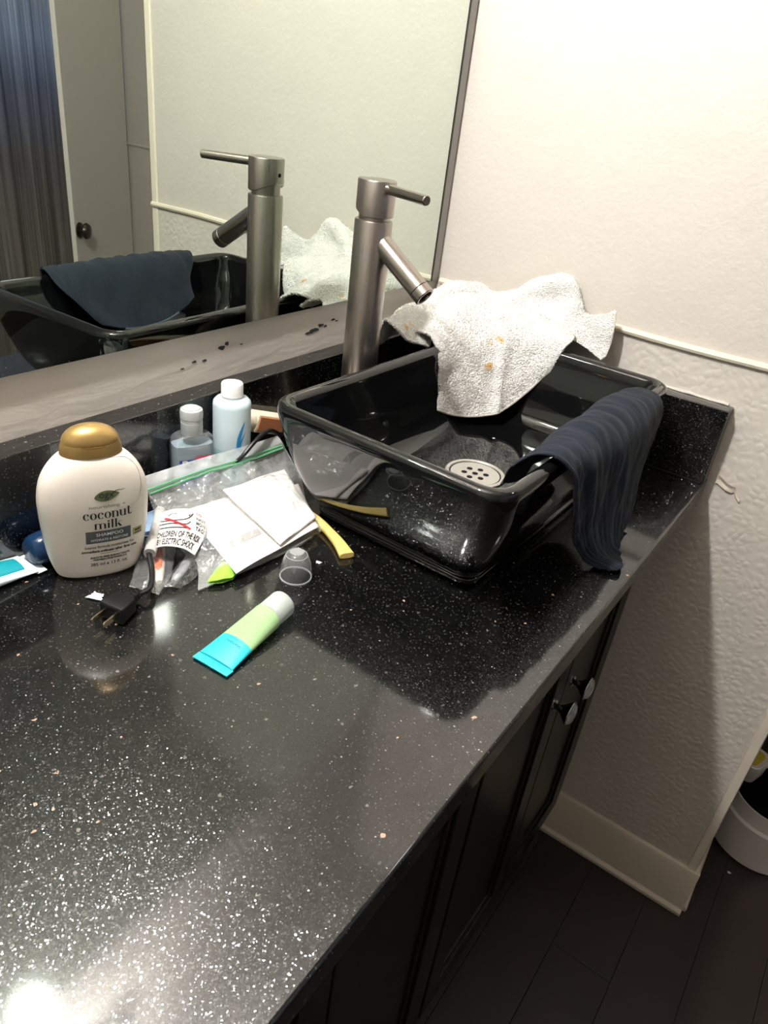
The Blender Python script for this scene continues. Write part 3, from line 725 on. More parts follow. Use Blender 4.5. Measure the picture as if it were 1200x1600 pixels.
def nfold(p, u, v):
    k = min(1, max(0, (u - .42) * 5)); k2 = min(1, max(0, (.35 - u) * 6)); taper = 1 - .4 * u
    return k * (.0075 * mnoise.noise(Vector((v * 5.5 - 1.2 * u, u * 1.6, 0))) + .0034 * mnoise.noise(Vector((v * 15 - 3 * u, u * 2.2, 7))) + .0013 * mnoise.noise(Vector((v * 42 - 8 * u, u * 3.0, 9)))) * taper + k2 * .003 * math.sin(v * 15 + u * 8) + .0030 * mnoise.noise(Vector((p[0] * 55, p[1] * 20, p[2] * 18)))+ .0009 * mnoise.noise(Vector((p[0] * 210, p[1] * 50, p[2] * 50)))
P = wrinkle(P, nfold)
P[..., 2] = np.maximum(P[..., 2], .003)
cl = link('cloth_sheet', at(MB().grid(P), LN), MT['navy'], nv, auto=0); solid(cl, .0022, 0)
link('hem', at(MB().tube([tuple(q) for q in P[0][30:100:3]], .0022, 6), LN), MT['navyhem'], nv)['label'] = 'paler ribbed edge'
link('rolled_edge', at(MB().tube([tuple(q) for q in P[62:, 0][::2]], .0026, 6), LN), MT['navy'], nv)

# ------------------------------------------------------------------ shampoo bottle
BA = math.radians(-25.1)
sb = thing('shampoo_bottle', 'large cream oval shampoo bottle with a gold dome cap', 'bottle', (-.8120, -.1040, 0.0), BA, rot=(math.radians(1.5), math.radians(1.6), BA)); sb.scale = (1, 1, .965)
KA = np.array([(0.0, .034, .014), (.002, .0395, .018), (.008, .0430, .0210), (.03, .0488, .0242), (.06, .0522, .0260), (.085, .0538, .0268), (.100, .0535, .0266), (.115, .0510, .0256), (.128, .0458, .0238), (.138, .0392, .0212), (.1445, .0330, .0185), (.147, .0290, .0165), (.1475, .026, .0150)])
def sect(z): return [float(np.interp(z, KA[:, 0], KA[:, i])) for i in (1, 2)]
den = catmull(KA, 70)
def sell(a, b_, z, n=64, e=2.35):
    out = []
    for k in range(n):
        t = 2 * PI * k / n; c, s = math.cos(t), math.sin(t)
        out.append((a * math.copysign(abs(c) ** (2 / e), c), b_ * math.copysign(abs(s) ** (2 / e), s), z))
    return out
link('bottle_body', MB().rings([sell(q[1], q[2], q[0]) for q in den]), MT['shampoo'], sb, auto=60)
cp = [(.1476, .0275, .0165), (.148, .0293, .0180), (.154, .0286, .0176), (.1590, .0272, .0168)]
link('cap_skirt', MB().rings([sell(a, b_, z, 48, 2.1) for z, a, b_ in cp]), MT['gold'], sb, auto=60)
cp = [(.1594, .0276, .0168)] + [(.1594 + .0185 * math.sin(t), .0268 * math.cos(t) ** .95 + .0005, .0165 * math.cos(t) ** .95 + .0004) for t in np.linspace(.05, PI / 2 - .02, 14)]
link('cap_dome', MB().rings([sell(a, b_, z, 48, 2.1) for z, a, b_ in cp]), MT['gold'], sb, auto=60)
def fy(u, z, e=2.35):
    a, b_ = sect(z); q = min(.999, abs(u) / a); return -b_ * (1 - q ** e) ** (1 / e)
lp = np.array([[(u, -.0172 * (1 - (abs(u) / .0280) ** 2.1) ** (1 / 2.1) - .0012 * (1 - (u / .011) ** 2), .1592 + .0006 * s_ + .0 * u) for u in np.linspace(-.011, .011, 13)] for s_ in (-1, 1)])
link('cap_lip', MB().grid(lp), MT['goldlip'], sb); solid(sb.children[-1], .001)
def wrap(name, vf, cu, cz, mtl, off=.0004):
    v, f = vf; out = []
    for a, b_ in v:
        u = cu + a; z = cz + b_; out.append((u, fy(u, z) - off, z))
    return link(name, MB().add(out, f), mtl, sb, smooth=False)
def rectgrid(w_, h_, n=12, m_=4):
    v = [(-w_ / 2 + w_ * i / n, -h_ / 2 + h_ * j / m_) for j in range(m_ + 1) for i in range(n + 1)]
    f = [(j * (n + 1) + i, j * (n + 1) + i + 1, (j + 1) * (n + 1) + i + 1, (j + 1) * (n + 1) + i) for j in range(m_) for i in range(n)]
    return v, f
UO, ZO = .0085, .013      # centre of the print, lift from measured heights
lf = []
for k in range(25):
    t = k / 24; lf.append((-.0125 + .025 * t, .0062 * math.sin(PI * t ** .85) ** .8))
for k in range(1, 24):
    t = 1 - k / 24; lf.append((-.0125 + .025 * t, -.0062 * math.sin(PI * t ** .85) ** .8))
lv = [(0, 0)] + lf; lfc = [(0, i + 1, (i + 1) % len(lf) + 1) for i in range(len(lf))]
ca, sa = math.cos(.12), math.sin(.12)
wrap('leaf_emblem', ([(a * ca - b_ * sa, a * sa + b_ * ca) for a, b_ in lv], lfc), UO, .108, MT['leaf'])['label'] = 'olive leaf logo with script letters'
wrap('lettering', fit_text('ogx', .0145, .0078), UO - .0005, .1075, MT['ink'], .0008)
sv = []
for k in range(11):
    t = k / 10; x = .006 + .0115 * t; y = .002 + .0055 * t - .003 * t * t + .0006 * math.sin(t * 6); sv += [(x, y - .0006 * (1 - .6 * t)), (x, y + .0006 * (1 - .6 * t))]
wrap('leaf_stem', (sv, [(2 * k, 2 * k + 2, 2 * k + 3, 2 * k + 1) for k in range(10)]), UO, .109, MT['ink'], .0008)
wrap('lettering', fit_text('nourishing +', .036, .0048, .01), UO, .0955, MT['inkgrey'])
wrap('lettering', serif_word('coconut', .048, .0078), UO, .0852, MT['ink'])
wrap('lettering', serif_word('milk', .028, .0070), UO, .0720, MT['ink'])
wrap('print_band', rectgrid(.0450, .0155), UO, .0585, MT['slate'])
wrap('lettering', fit_text('SHAMPOO', .027, .0040, .01), UO + .001, .0615, MT['white'], .0008)
wrap('lettering', fit_text('HYDRATE & RESTORE', .037, .0030, .01), UO + .001, .0550, MT['white'], .0008)
wrap('lettering', fit_text('Intense formula moisturizes for', .050, .0036, .012), UO + .001, .0455, MT['ink'])
wrap('lettering', fit_text('immediate softness after first use.', .056, .0036, .03), UO + .001, .0400, MT['ink'])
wrap('print_rule', rectgrid(.019, .0006, 6, 1), UO, .0360, MT['goldink'])
wrap('lettering', fit_text('SULFATE-FREE SURFACTANTS', .040, .0025, .035), UO + .001, .0315, MT['ink'])
wrap('lettering', fit_text('PARABEN-FREE FORMULA', .034, .0025, .035), UO + .001, .0280, MT['ink'])
wrap('lettering', fit_text('385 ml e 13 fl. oz.', .038, .0044, .012), UO, .0215, MT['ink'])
wrap('print_badge', rectgrid(.0100, .0088, 6, 3), UO + .0300, .0560, MT['ink'], .0003)
wrap('print_badge', rectgrid(.0092, .0080, 6, 3), UO + .0300, .0560, MT['yellowink'], .0006)
wrap('print_badge', rectgrid(.0070, .0026, 6, 2), UO + .0302, .0580, MT['ink'], .0009)
wrap('print_badge', rectgrid(.0080, .0026, 6, 2), UO + .0302, .0543, MT['slate'], .0009)
hv = [(.014, .147), (.030, .143), (.041, .130), (.0440, .112), (.040, .098), (.030, .090)]
hp = catmull([(u, z) for u, z in hv], 40)
link('hair_strand', MB().tube([(u, fy(u, z) - .0004, z) for u, z in hp], .00022, 4), MT['hair'], sb)['label'] = 'single fine hair stuck to the bottle'

# ------------------------------------------------------------------ bottles by the splash
sn = thing('sanitizer_bottle', 'small clear flip-cap hand sanitizer bottle behind the zip bag', 'bottle', (-.634, -.0555, .0), math.radians(-22))
pr = [(.001, .024, .013), (.004, .0262, .0150), (.05, .0262, .0150), (.078, .0262, .0150), (.086, .0250, .0145), (.090, .0205, .0130), (.092, .0140, .0115)]
link('bottle_body', MB().rings([sell(a, b_, z, 48, 4) for z, a, b_ in pr]), MT['pet'], sn, auto=50)
link('gel', MB().rings([sell(a - .0016, b_ - .0016, z, 40, 4) for z, a, b_ in pr[:4]]), MT['bluegel'], sn, auto=50)
cpp = link('flip_cap', MB().lathe([(.0128, .0905), (.0134, .0915), (.0134, .107), (.0128, .1072), (.0128, .1082), (.0134, .1084), (.0134, .110), (.0128, .1102), (.0128, .1112), (.0137, .1114), (.0140, .119), (.0132, .1225), (.011, .1235)], 36), MT['frostcap'], sn)
link('cap_top', MB().lathe([(.0110, .1232), (.0105, .1243), (.0005, .1240)], 30), MT['frostcap'], cpp)
lb = [sell(.0264, .0153, z, 48, 4) for z in (.022, .0615)]
def side(ring, ulim): return [q for q in ring if q[1] < -.006 and abs(q[0]) < ulim]
r0 = sorted(side(lb[0], .022)); r1 = sorted(side(lb[1], .022))
link('label_band', MB().grid(np.array([r0, r1])), MT['blue2'], sn)['label'] = 'blue oval brand label with white letters'
v, f = fit_text('Purell', .036, .0105, .02)
link('lettering', MB().add([(a, -.0157, .0560 + b_) for a, b_ in v], f), MT['white'], sn, smooth=False)
link('label_stripe', MB().add([(-.004, -.0156, .0615), (.020, -.0156, .0615), (.020, -.0156, .0650), (.002, -.0156, .0650)], [(0, 1, 2, 3)]), MT['pink'], sn, smooth=False)

bl = thing('blue_liquid_bottle', 'round milky bottle of pale blue liquid with white screw cap', 'bottle', (-.5745, -.0640, .0), math.radians(-44))
link('bottle_body', MB().lathe([(.021, .0005), (.0238, .003), (.0242, .045), (.0242, .116), (.0235, .1205), (.0205, .1240), (.0140, .1262), (.012, .127)], 48), MT['hdpe'], bl)
link('liquid_tint', MB().lathe([(.0244, .003), (.0244, .060)], 48, (0, 0, 0), None, False, False), MT['liquid_teal'], bl)['label'] = 'level of the deeper blue liquid'
cpn = link('screw_cap', MB().lathe([(.0132, .1272), (.0138, .1280), (.0138, .1430), (.0130, .1448), (.010, .1452)], 40), MT['whitep'], bl)
link('cap_ridges', MB().lathe([(.0139, .1288), (.01415, .1294), (.01415, .1300), (.0139, .1306)], 40, (0, 0, 0), None, False, False), MT['whitep'], cpn)
def onround(ps, r=.0246, a0=-PI / 2):
    return [(r * math.cos(a0 + u / r), r * math.sin(a0 + u / r), z) for u, z in ps]
def blade(p0, p1, bulge, wd, n=14):
    L_ = []; R_ = []
    for k in range(n + 1):
        t = k / n; x = p0[0] + (p1[0] - p0[0]) * t + bulge * math.sin(PI * t); z = p0[1] + (p1[1] - p0[1]) * t; h_ = wd * math.sin(PI * min(1, t * .95 + .02)) ** .7
        L_.append((x - h_, z)); R_.append((x + h_, z))
    v = onround(L_ + R_); return MB().add(v, [(k, k + 1, n + 2 + k, n + 1 + k) for k in range(n)])
link('swoosh_print', blade((.017, .100), (.009, .050), -.004, .0026), MT['blueink'], bl)['label'] = 'blue brush-stroke logo'
link('swoosh_print', blade((.019, .085), (.011, .058), -.003, .0012), MT['blueink'], bl)
link('swoosh_print', blade((.004, .066), (.018, .040), .000, .0028), MT['blueink'], bl)

# hair straightener leaning behind the sink
hs = thing('hair_straightener', 'cream hair straightener with a copper plate leaning behind the sink', 'hair straightener', (-.533, -.0490, .0775), rot=(0, math.radians(20), math.radians(-3)))
sec = [(-.0135, .014), (.0125, .014), (.0135, .012), (.0135, -.012), (.0125, -.014), (-.0135, -.014)]
rg = []
for x, s in ((-.006, .55), (-.004, .75), (0, .9), (.005, 1), (.19, 1.0), (.205, .8)):
    rg.append([(x, .0135 * s * math.cos(a) , .0155 * s * math.sin(a)) for a in np.linspace(0, 2 * PI, 25)[:-1]])
link('arm', MB().rings(rg), MT['creamp'], hs, auto=60)
link('heating_plate', MB().box(.010, .12, -.0150, -.010, -.0105, .0105), MT['copper'], hs, bevel=.0012)['label'] = 'copper coloured flat plate'
link('plate_rim', MB().box(.0075, .1225, -.0138, -.009, -.0128, .0128), MT['creamp'], hs, bevel=.0015)

# ------------------------------------------------------------------ power cord
LP = (-.83, -.19, 0)
pc = thing('power_cord', 'black two-prong power cord with a warning tag lying on the counter', 'cord', LP)
pts = catmull([(-.826, -.1820, .0105), (-.812, -.186, .0115), (-.803, -.182, .014), (-.790, -.167, .018), (-.779, -.150, .0245), (-.764, -.138, .0270), (-.733, -.109, .0270), (-.707, -.084, .0245), (-.690, -.070, .015), (-.665, -.050, .0065), (-.635, -.0390, .004), (-.606, -.0385, .004)], 90)
link('cord', at(MB().tube([tuple(q) for q in pts], .0030, 10), LP), MT['blackp'], pc)
pts = catmull([(-.606, -.0385, .004), (-.6045, -.046, .012), (-.6045, -.074, .034), (-.598, -.1005, .058), (-.577, -.104, .075), (-.555, -.100, .081), (-.535, -.096, .079), (-.513, -.092, .066), (-.495, -.085, .060), (-.47, -.078, .045), (-.44, -.070, .020), (-.41, -.066, .004)], 80)
link('cord', at(MB().tube([tuple(q) for q in pts], .0028, 10), LP), MT['blackp'], pc)
pd = Vector((-.058, -.012, 0)).normalized(); pn = Vector((-pd.y, pd.x, 0)); po = Vector((-.827, -.1835, .0))
def pb(sx, sy, sz, tz=0): return [po + pd * sx + pn * y + Vector((0, 0, tz + z)) for y, z in ((-sy, -sz), (sy, -sz), (sy, sz), (-sy, sz))]
plug = MB().rings([pb(-.010, .0035, .0035, .0105), pb(.004, .0055, .0055, .0105), pb(.010, .0115, .0080, .0105), pb(.031, .0140, .0095, .0105), pb(.033, .0130, .0088, .0105)])
pg = link('plug_body', at(plug, LP), MT['blackp'], pc, bevel=.0018)
for k in range(4):
    c = po + pd * (-.008 + .0045 * k) + Vector((0, 0, .0105)); link('strain_relief_ring', at(MB().lathe([(.0048 + .0005 * k, -.0011), (.0058 + .0005 * k, 0), (.0048 + .0005 * k, .0011)], 14, c, tuple(pd)), LP), MT['blackp'], pg)
for s_ in (-1, 1):
    c = po + pd * .033 + pn * (s_ * .0070)
    a = [c + Vector((0, 0, .0105 + z)) for z in (-.0032, .0032)]; e = [c + pd * .0155 + Vector((0, 0, .0105 + z)) for z in (-.0030, .0030)]; tpt = [c + pd * .0175 + Vector((0, 0, .0105 + z)) for z in (-.0016, .0016)]
    mb = MB().rings([[q + pn * d for q in (a[0], a[1])] + [q + pn * -d for q in (a[1], a[0])] for d in (.0007,)] + [[q + pn * .0007 for q in e] + [q - pn * .0007 for q in e[::-1]], [q + pn * .0004 for q in tpt] + [q - pn * .0004 for q in tpt[::-1]]])
    pr_ = link('prong', at(mb, LP), MT['brass'], pg, smooth=False)
    pr_['label'] = 'flat metal blade'
spt = catmull([(-.7795, -.1515, .0255), (-.764, -.1382, .0275), (-.733, -.1094, .0275), (-.715, -.0905, .0258)], 14)
sl = link('tag_sleeve', at(MB().tube([tuple(q) for q in spt], .0066, 14), LP), MT['sleeve'], pc); sl['label'] = 'translucent white tag sleeve'
T = [[(-.774, -.150, .0290), (-.762, -.158, .0300), (-.750, -.170, .0270), (-.742, -.180, .0190)],
     [(-.756, -.131, .0310), (-.742, -.142, .0350), (-.726, -.155, .0320), (-.716, -.166, .0240)],
     [(-.738, -.113, .0310), (-.722, -.123, .0350), (-.706, -.136, .0330), (-.696, -.148, .0250)],
     [(-.722, -.098, .0290), (-.706, -.106, .0320), (-.690, -.118, .0300), (-.682, -.128, .0230)]]
Tp = patch(T, 30, 40)
tg = link('warning_tag', at(MB().grid(Tp), LP), MT['tag'], pc); solid(tg, .0004); tg['label'] = 'white paper shock warning tag'
Tn = normals(Tp)
if Tn[15, 20, 2] < 0: Tn = -Tn
def ontag(vf, name, mtl, flat=True):
    v, f = vf; out = []
    for s, t_ in v:      # s along the tag's width (0..1), t_ upward (0..1)
        i = min(28.999, max(0, t_ * 29)); j = min(38.999, max(0, s * 39)); i0, j0 = int(i), int(j); a, b_ = i - i0, j - j0
        q = (Tp[i0, j0] * (1 - a) * (1 - b_) + Tp[i0 + 1, j0] * a * (1 - b_) + Tp[i0, j0 + 1] * (1 - a) * b_ + Tp[i0 + 1, j0 + 1] * a * b_) + Tn[i0, j0] * .0010
        out.append(tuple(q))
    return link(name, at(MB().add(out, f), LP), mtl, tg, smooth=False)
def txt01(s, w_, h_, cx, cy, bold=.015):
    v, f = fit_text(s, w_, h_, bold); return [(a + cx, b_ + cy) for a, b_ in v], f
ontag(txt01('CHILDREN OF THE RISK', .86, .12, .50, .24), 'lettering', MT['ink'])
ontag(txt01('BY ELECTRIC SHOCK', .78, .12, .48, .09), 'lettering', MT['ink'])
for s, cy in (('NOT', .66), ('MOVE', .54), ('TAG!', .42)): ontag(txt01(s, .22, .09, .86, cy), 'lettering', MT['ink'])
ontag(txt01('DO', .14, .10, .82, .84, .03), 'lettering', MT['redink'])
def strip(ps, w_):
    v = []; ps = [tuple(q) for q in catmull(np.array(ps), 6 * len(ps))]
    for i, p_ in enumerate(ps):
        a = ps[max(0, i - 1)]; b_ = ps[min(len(ps) - 1, i + 1)]; d = np.array(b_) - np.array(a); d = d / (np.hypot(*d) + 1e-9); nn_ = np.array([-d[1], d[0]]) * w_
        v += [tuple(np.array(p_) + nn_), tuple(np.array(p_) - nn_)]
    return v, [(2 * k, 2 * k + 1, 2 * k + 3, 2 * k + 2) for k in range(len(ps) - 1)]
ontag(strip([(.16, .66), (.4, .5), (.66, .36)], .022), 'print_bar', MT['redink'])
for ps in ([(.05, .62), (.25, .56), (.5, .57), (.62, .66), (.68, .8)], [(.08, .50), (.3, .48), (.55, .46), (.64, .54)], [(.10, .40), (.3, .38), (.6, .38)], [(.62, .66), (.6, .72), (.66, .75)], [(.22, .72), (.30, .78), (.38, .76)]):
    ontag(strip(ps, .009), 'print_line', MT['ink'])

# ------------------------------------------------------------------ zip bag and contents
LB = (-.65, -.15, 0)
bg = thing('zip_bag', 'clear plastic zip bag with green seal holding papers, lying before the bottles', 'bag', LB)
TB = [
    [(-.768, -.214, .004), (-.702, -.225, .004), (-.632, -.232, .005), (-.572, -.228, .006)],
    [(-.744, -.186, .012), (-.690, -.200, .029), (-.624, -.206, .032), (-.567, -.192, .018)],
    [(-.732, -.150, .018), (-.675, -.155, .042), (-.598, -.160, .042), (-.530, -.148, .026)],
    [(-.722, -.110, .028), (-.665, -.118, .046), (-.588, -.125, .046), (-.515, -.118, .036)],
    [(-.724, -.086, .048), (-.655, -.096, .054), (-.585, -.106, .054), (-.516, -.106, .050)],
    [(-.726, -.080, .060), (-.650, -.089, .062), (-.585, -.100, .062), (-.520, -.103, .060)],
    [(-.722, -.075, .069), (-.646, -.084, .070), (-.588, -.0955, .071), (-.523, -.097, .068)],
]
P = patch(TB, 90, 90)
def crinkle(p, u, v):
    e = min(1, 6 * min(u, v, 1 - v) + .1); q = Vector(p)
    n1 = mnoise.noise(q * 44); n2 = mnoise.noise(q * 95 + Vector((3, 1, 2)))
    k = 1 / (1 + math.exp(-(u - .42) * 22)); k = max(k, .9 * math.exp(-(v / .16) ** 2))      # smooth over the papers, crumpled above and at the left
    if u > .68: k *= .25
    return e * (.0010 * (1 - 2 * abs(n1)) + k * (.0056 * (1 - 2 * abs(n1)) + .0016 * (1 - 2 * abs(n2))))
P = wrinkle(P, lambda p, u, v: crinkle(p, u, v)); P[..., 2] = np.maximum(P[..., 2], .003)
Bt = P.copy()
uu = np.linspace(0, 1, 90)[:, None]; fl_ = np.clip((uu - .45) / .25, 0, 1)
Bt[..., 2] = P[..., 2] * fl_ + .0022 * (1 - fl_)
vv = np.linspace(0, 1, 90)[None, :]
Bt[..., 2] = np.minimum(Bt[..., 2], P[..., 2] - .0006)
Bt[..., 1] += .0012 * fl_
iz = 64
link('bag_front', at(MB().grid(P[:iz]), LB), MT['film'], bg, auto=0)
link('bag_back', at(MB().grid(Bt[:iz]), LB), MT['film'], bg, auto=0)
link('bag_lip', at(MB().grid(P[iz - 1:]).grid(Bt[iz - 1:]), LB), MT['lip'], bg, auto=0)['label'] = 'milky lip above the seal'
for r, w_ in ((61, .0021), (66, .0017)):
    pts = P[r] + normals(P)[r] * 0
    off = np.array([0, -.0012, .0012])
    zs = MB().tube([tuple(q + off) for q in pts[::3]], w_ * .55, 6); link('zip_seal', at(zs, LB), MT['zipg'], bg)['label'] = 'green zip strip'
ed = [tuple(q) for q in list(P[0, ::3])] ; link('bag_seam', at(MB().tube(ed, .0005, 5), LB), MT['film'], bg)
link('bag_seam', at(MB().tube([tuple(q) for q in P[::3, 0]], .0005, 5), LB), MT['film'], bg)
link('bag_seam', at(MB().tube([tuple(q) for q in P[::3, -1]], .0005, 5), LB), MT['film'], bg)

def sheet(name, c, z0, mtl, label, cat, th=.0006, wav=.0012, loc=None):
    """four corners (x, y, z): BL, BR, TR, TL"""
    c = np.array(c, float); n = 24; G = np.zeros((n, n, 3))
    for i in range(n):
        for j in range(n):
            u, v = i / (n - 1), j / (n - 1)
            G[i, j] = (c[0] * (1 - v) + c[1] * v) * (1 - u) + (c[3] * (1 - v) + c[2] * v) * u
            G[i, j, 2] += wav * math.sin(u * 5 + v * 3) + wav * .6 * math.sin(v * 9 - u * 4)
    o = link(name, at(MB().grid(G), tuple(c.mean(0))), mtl); o.location = tuple(c.mean(0)); solid(o, th); tag(o, label, cat); return o, G
p1, G1 = sheet('paper_slip', [(-.728, -.229, .0115), (-.590, -.231, .0130), (-.531, -.122, .0170), (-.690, -.103, .0230)], 0, MT['paper'], 'large white printed paper slip lying inside the zip bag', 'paper')
p2, G2 = sheet('paper_slip', [(-.658, -.229, .0170), (-.582, -.219, .0175), (-.530, -.118, .0265), (-.632, -.108, .0310)], 0, MT['paper'], 'folded white paper square on top of the other papers in the zip bag', 'paper', .0018)
p3, G3 = sheet('paper_slip', [(-.705, -.224, .0072), (-.575, -.214, .0072), (-.520, -.135, .0085), (-.660, -.120, .0090)], 0, MT['paper2'], 'pale paper sheet at the bottom of the zip bag', 'paper', .0012)
def onsheet(o, G, s0, s1, t0, t1, mtl, name):
    n = G.shape[0]; c = Vector(o.location); out = []; k = 8
    for t_ in (t0, t1):
        for i in range(k + 1):
            s = s0 + (s1 - s0) * i / k; a = t_ * (n - 1); b_ = s * (n - 1); i0, j0 = min(n - 2, int(a)), min(n - 2, int(b_))
            q = G[i0, j0] * (1 - a + i0) * (1 - b_ + j0) + G[i0 + 1, j0] * (a - i0) * (1 - b_ + j0) + G[i0, j0 + 1] * (1 - a + i0) * (b_ - j0) + G[i0 + 1, j0 + 1] * (a - i0) * (b_ - j0)
            out.append((q[0] - c.x, q[1] - c.y, q[2] - c.z + .0009))
    return link(name, MB().add(out, [(i, i + 1, k + 2 + i, k + 1 + i) for i in range(k)]), mtl, o, smooth=False)
onsheet(p1, G1, .12, .44, .28, .38, MT['greybar'], 'print_bar')
for t_ in (.92, .87, .82, .20, .15): onsheet(p1, G1, .08, .60, t_, t_ + .012, MT['paper2'], 'print_line')
# green foil packet
g = patch([[(-.755, -.213, .006), (-.742, -.222, .008), (-.730, -.226, .006)], [(-.735, -.203, .007), (-.722, -.211, .0125), (-.710, -.217, .007)], [(-.712, -.193, .006), (-.700, -.199, .010), (-.688, -.205, .006)]], 26, 20)
g = wrinkle(g, lambda p, u, v: .0016 * mnoise.noise(Vector(p) * 120)); g[..., 2] = np.maximum(g[..., 2], .0045)
gq = g.copy(); gq[..., 2] = .0032
cg = tuple(g.mean((0, 1))); gp = link('foil_packet', at(MB().grid(g).grid(gq), cg), MT['lime']); gp.location = cg; tag(gp, 'lime green crumpled packet in the lower corner of the zip bag', 'packet')
# yellow handle poking out beyond the bag
yl = catmull([(-.567, -.190, .010), (-.570, -.210, .0095), (-.578, -.235, .0088), (-.590, -.262, .0085), (-.605, -.287, .0085)], 22)
rg = []; d0 = Vector((-.50, -.82, 0)).normalized(); n0 = Vector((-d0.y, d0.x, 0))
for i, q in enumerate(yl):
    t = i / 21; hw = .0052 + .0040 * max(0, (t - .45) / .55) ** 1.5 + .001 * (1 - t); hh = .0048 - .0006 * t
    rg.append([tuple(Vector(q) + n0 * hw * math.copysign(abs(math.cos(a)) ** .6, math.cos(a)) + Vector((0, 0, 1)) * hh * math.copysign(abs(math.sin(a)) ** .6, math.sin(a))) for a in np.linspace(0, 2 * PI, 21)[:-1]])
yo = link('plastic_handle', at(MB().rings(rg), (-.58, -.245, .004)), MT['yellow'], bevel=.0008); yo.location = (-.58, -.245, .0002); tag(yo, 'yellow plastic handle with flared end sticking out of the zip bag', 'handle')

# ------------------------------------------------------------------ clear cap, travel tube, scraps
cc = thing('clear_cap', 'small clear plastic dome cap standing on the counter before the bag', 'cap', (-.6740, -.2680, 0))
pr = [(.0172, .0006), (.0176, .0006), (.0176, .006)] + [(.0176 * math.cos(t) ** .62, .006 + .0275 * math.sin(t)) for t in np.linspace(.05, 1.25, 16)] + [(.004, .0335)]
link('cap_dome', MB().lathe(pr, 40, (0, 0, 0), None, False, True), MT['cap'], cc)
link('cap_rim', MB().lathe([(.0168, .0004), (.0181, .0004), (.0181, .0018), (.0168, .0018), (.0168, .0004)], 40, (0, 0, 0), None, False, False), MT['caprim'], cc)
for k in range(7):
    x = -.0066 + .0022 * k; h_ = .0075 * math.sqrt(max(.05, 1 - (x / .0085) ** 2))
    link('cap_slot', MB().box(x - .0005, x + .0005, -h_, h_, .0332, .0341), MT['caprim'], cc, smooth=False)
link('cap_ring', MB().lathe([(.0118, .0296), (.0124, .0296), (.0120, .0304)], 36, (0, 0, 0), None, False, False), MT['caprim'], cc)

ta = Vector((-.840, -.3085, 0)); tb_ = Vector((-.7325, -.3020, 0)); td = (tb_ - ta); tl = td.length
tt = thing('travel_tube', 'small teal and green travel shampoo tube lying on the counter', 'tube', tuple(ta), math.atan2(td.y, td.x))
def tring(x, w_, h_, n=32): return [(x, w_ * math.cos(2 * PI * k / n), max(0, 0) + .0136 * (x / tl) + .0022 * (1 - x / tl) + h_ * math.sin(2 * PI * k / n)) for k in range(n)]
def tw_(x): t = x / tl; return .0212 * (1 - t) + .0150 * t, .0010 + .0128 * min(1, t * 1.25) ** .8
X1, X2 = .037, .082
link('tube_body', MB().rings([tring(x, *tw_(x)) for x in np.linspace(X1, X2, 16)]), MT['gel'], tt, auto=60)['label'] = 'clear green gel body'
tp = link('tube_tail', MB().rings([tring(x, *tw_(x)) for x in np.linspace(.0085, X1, 12)], capb=False), MT['teal'], tt, auto=60); tp['label'] = 'opaque teal tail'
link('crimp', MB().box(0, .0092, -.0215, .0215, .0012, .0030), MT['teal'], tt, bevel=.0005)
link('tube_cap', MB().rings([tring(x, a, a * .93) for x, a in ((.0822, .0142), (.083, .0150), (.106, .0152), (.1076, .0145), (.108, .012))]), MT['frost'], tt, auto=50)['label'] = 'frosted flip cap'
def ontube(s, x, y, ln, h_, mtl, bold=0):
    v, f = fit_text(s, ln, h_, bold); out = []
    for a, b_ in v:   # reads from the cap end, letters upside down to the viewer
        xx = x - b_; yy = y + a; w_, hh = tw_(xx); q = max(0, 1 - (yy / w_) ** 2) ** .5
        out.append((xx, yy, .0136 * (xx / tl) + .0022 * (1 - xx / tl) + hh * q + .0004))
    link('lettering', MB().add(out, f), mtl, tt, smooth=False)
ontube('Shampoo', .030, -.002, .019, .0046, MT['tealink'])
ontube('hydrating', .0345, -.002, .013, .0018, MT['tealink'])
for k in range(6): ontube('with aloe and green tea', .044 + k * .0042, .0, .017 - .001 * (k % 3), .0014, MT['greenink'])

def scrap(cx, cy, cz, s, seed, label, mtl=MT['tissue'], cat='scrap', name='tissue_scrap'):
    r = random.Random(seed); n = 10; G = np.zeros((n, n, 3))
    for i in range(n):
        for j in range(n):
            a, b_ = (i / (n - 1) - .5), (j / (n - 1) - .5); q = Vector((a * 3, b_ * 3, seed))
            k = 1 - .5 * abs(mnoise.noise(q * 2))
            G[i, j] = (a * s * k * (1 + .5 * b_), b_ * s * .75 * k, .0012 + s * .22 * (mnoise.noise(q * 1.7) + .55) * (1 - 1.2 * max(abs(a), abs(b_))))
    G[..., 2] = np.maximum(G[..., 2], .0006)
    o = link(name, MB().grid(G), mtl); solid(o, .0006); o.location = (cx, cy, cz); o.rotation_euler = (0, 0, seed); tag(o, label, cat); return o
scrap(-.845, -.1475, .0, .015, 2, 'torn white tissue scrap on the counter beside the black plug')
scrap(-.636, -.2695, .0, .006, 5, 'tiny white crumb on the counter between clear cap and yellow handle')
scrap(-.175, -.3560, .031, .010, 8, 'thin curled white scrap inside the sink near the navy cloth')
scrap(-.215, -.2700, .031, .004, 9, 'tiny white speck on the sink floor below the towel')
scrap(.161, -.87, ZF, .007, 11, 'small white speck on the dark floor by the white tub')

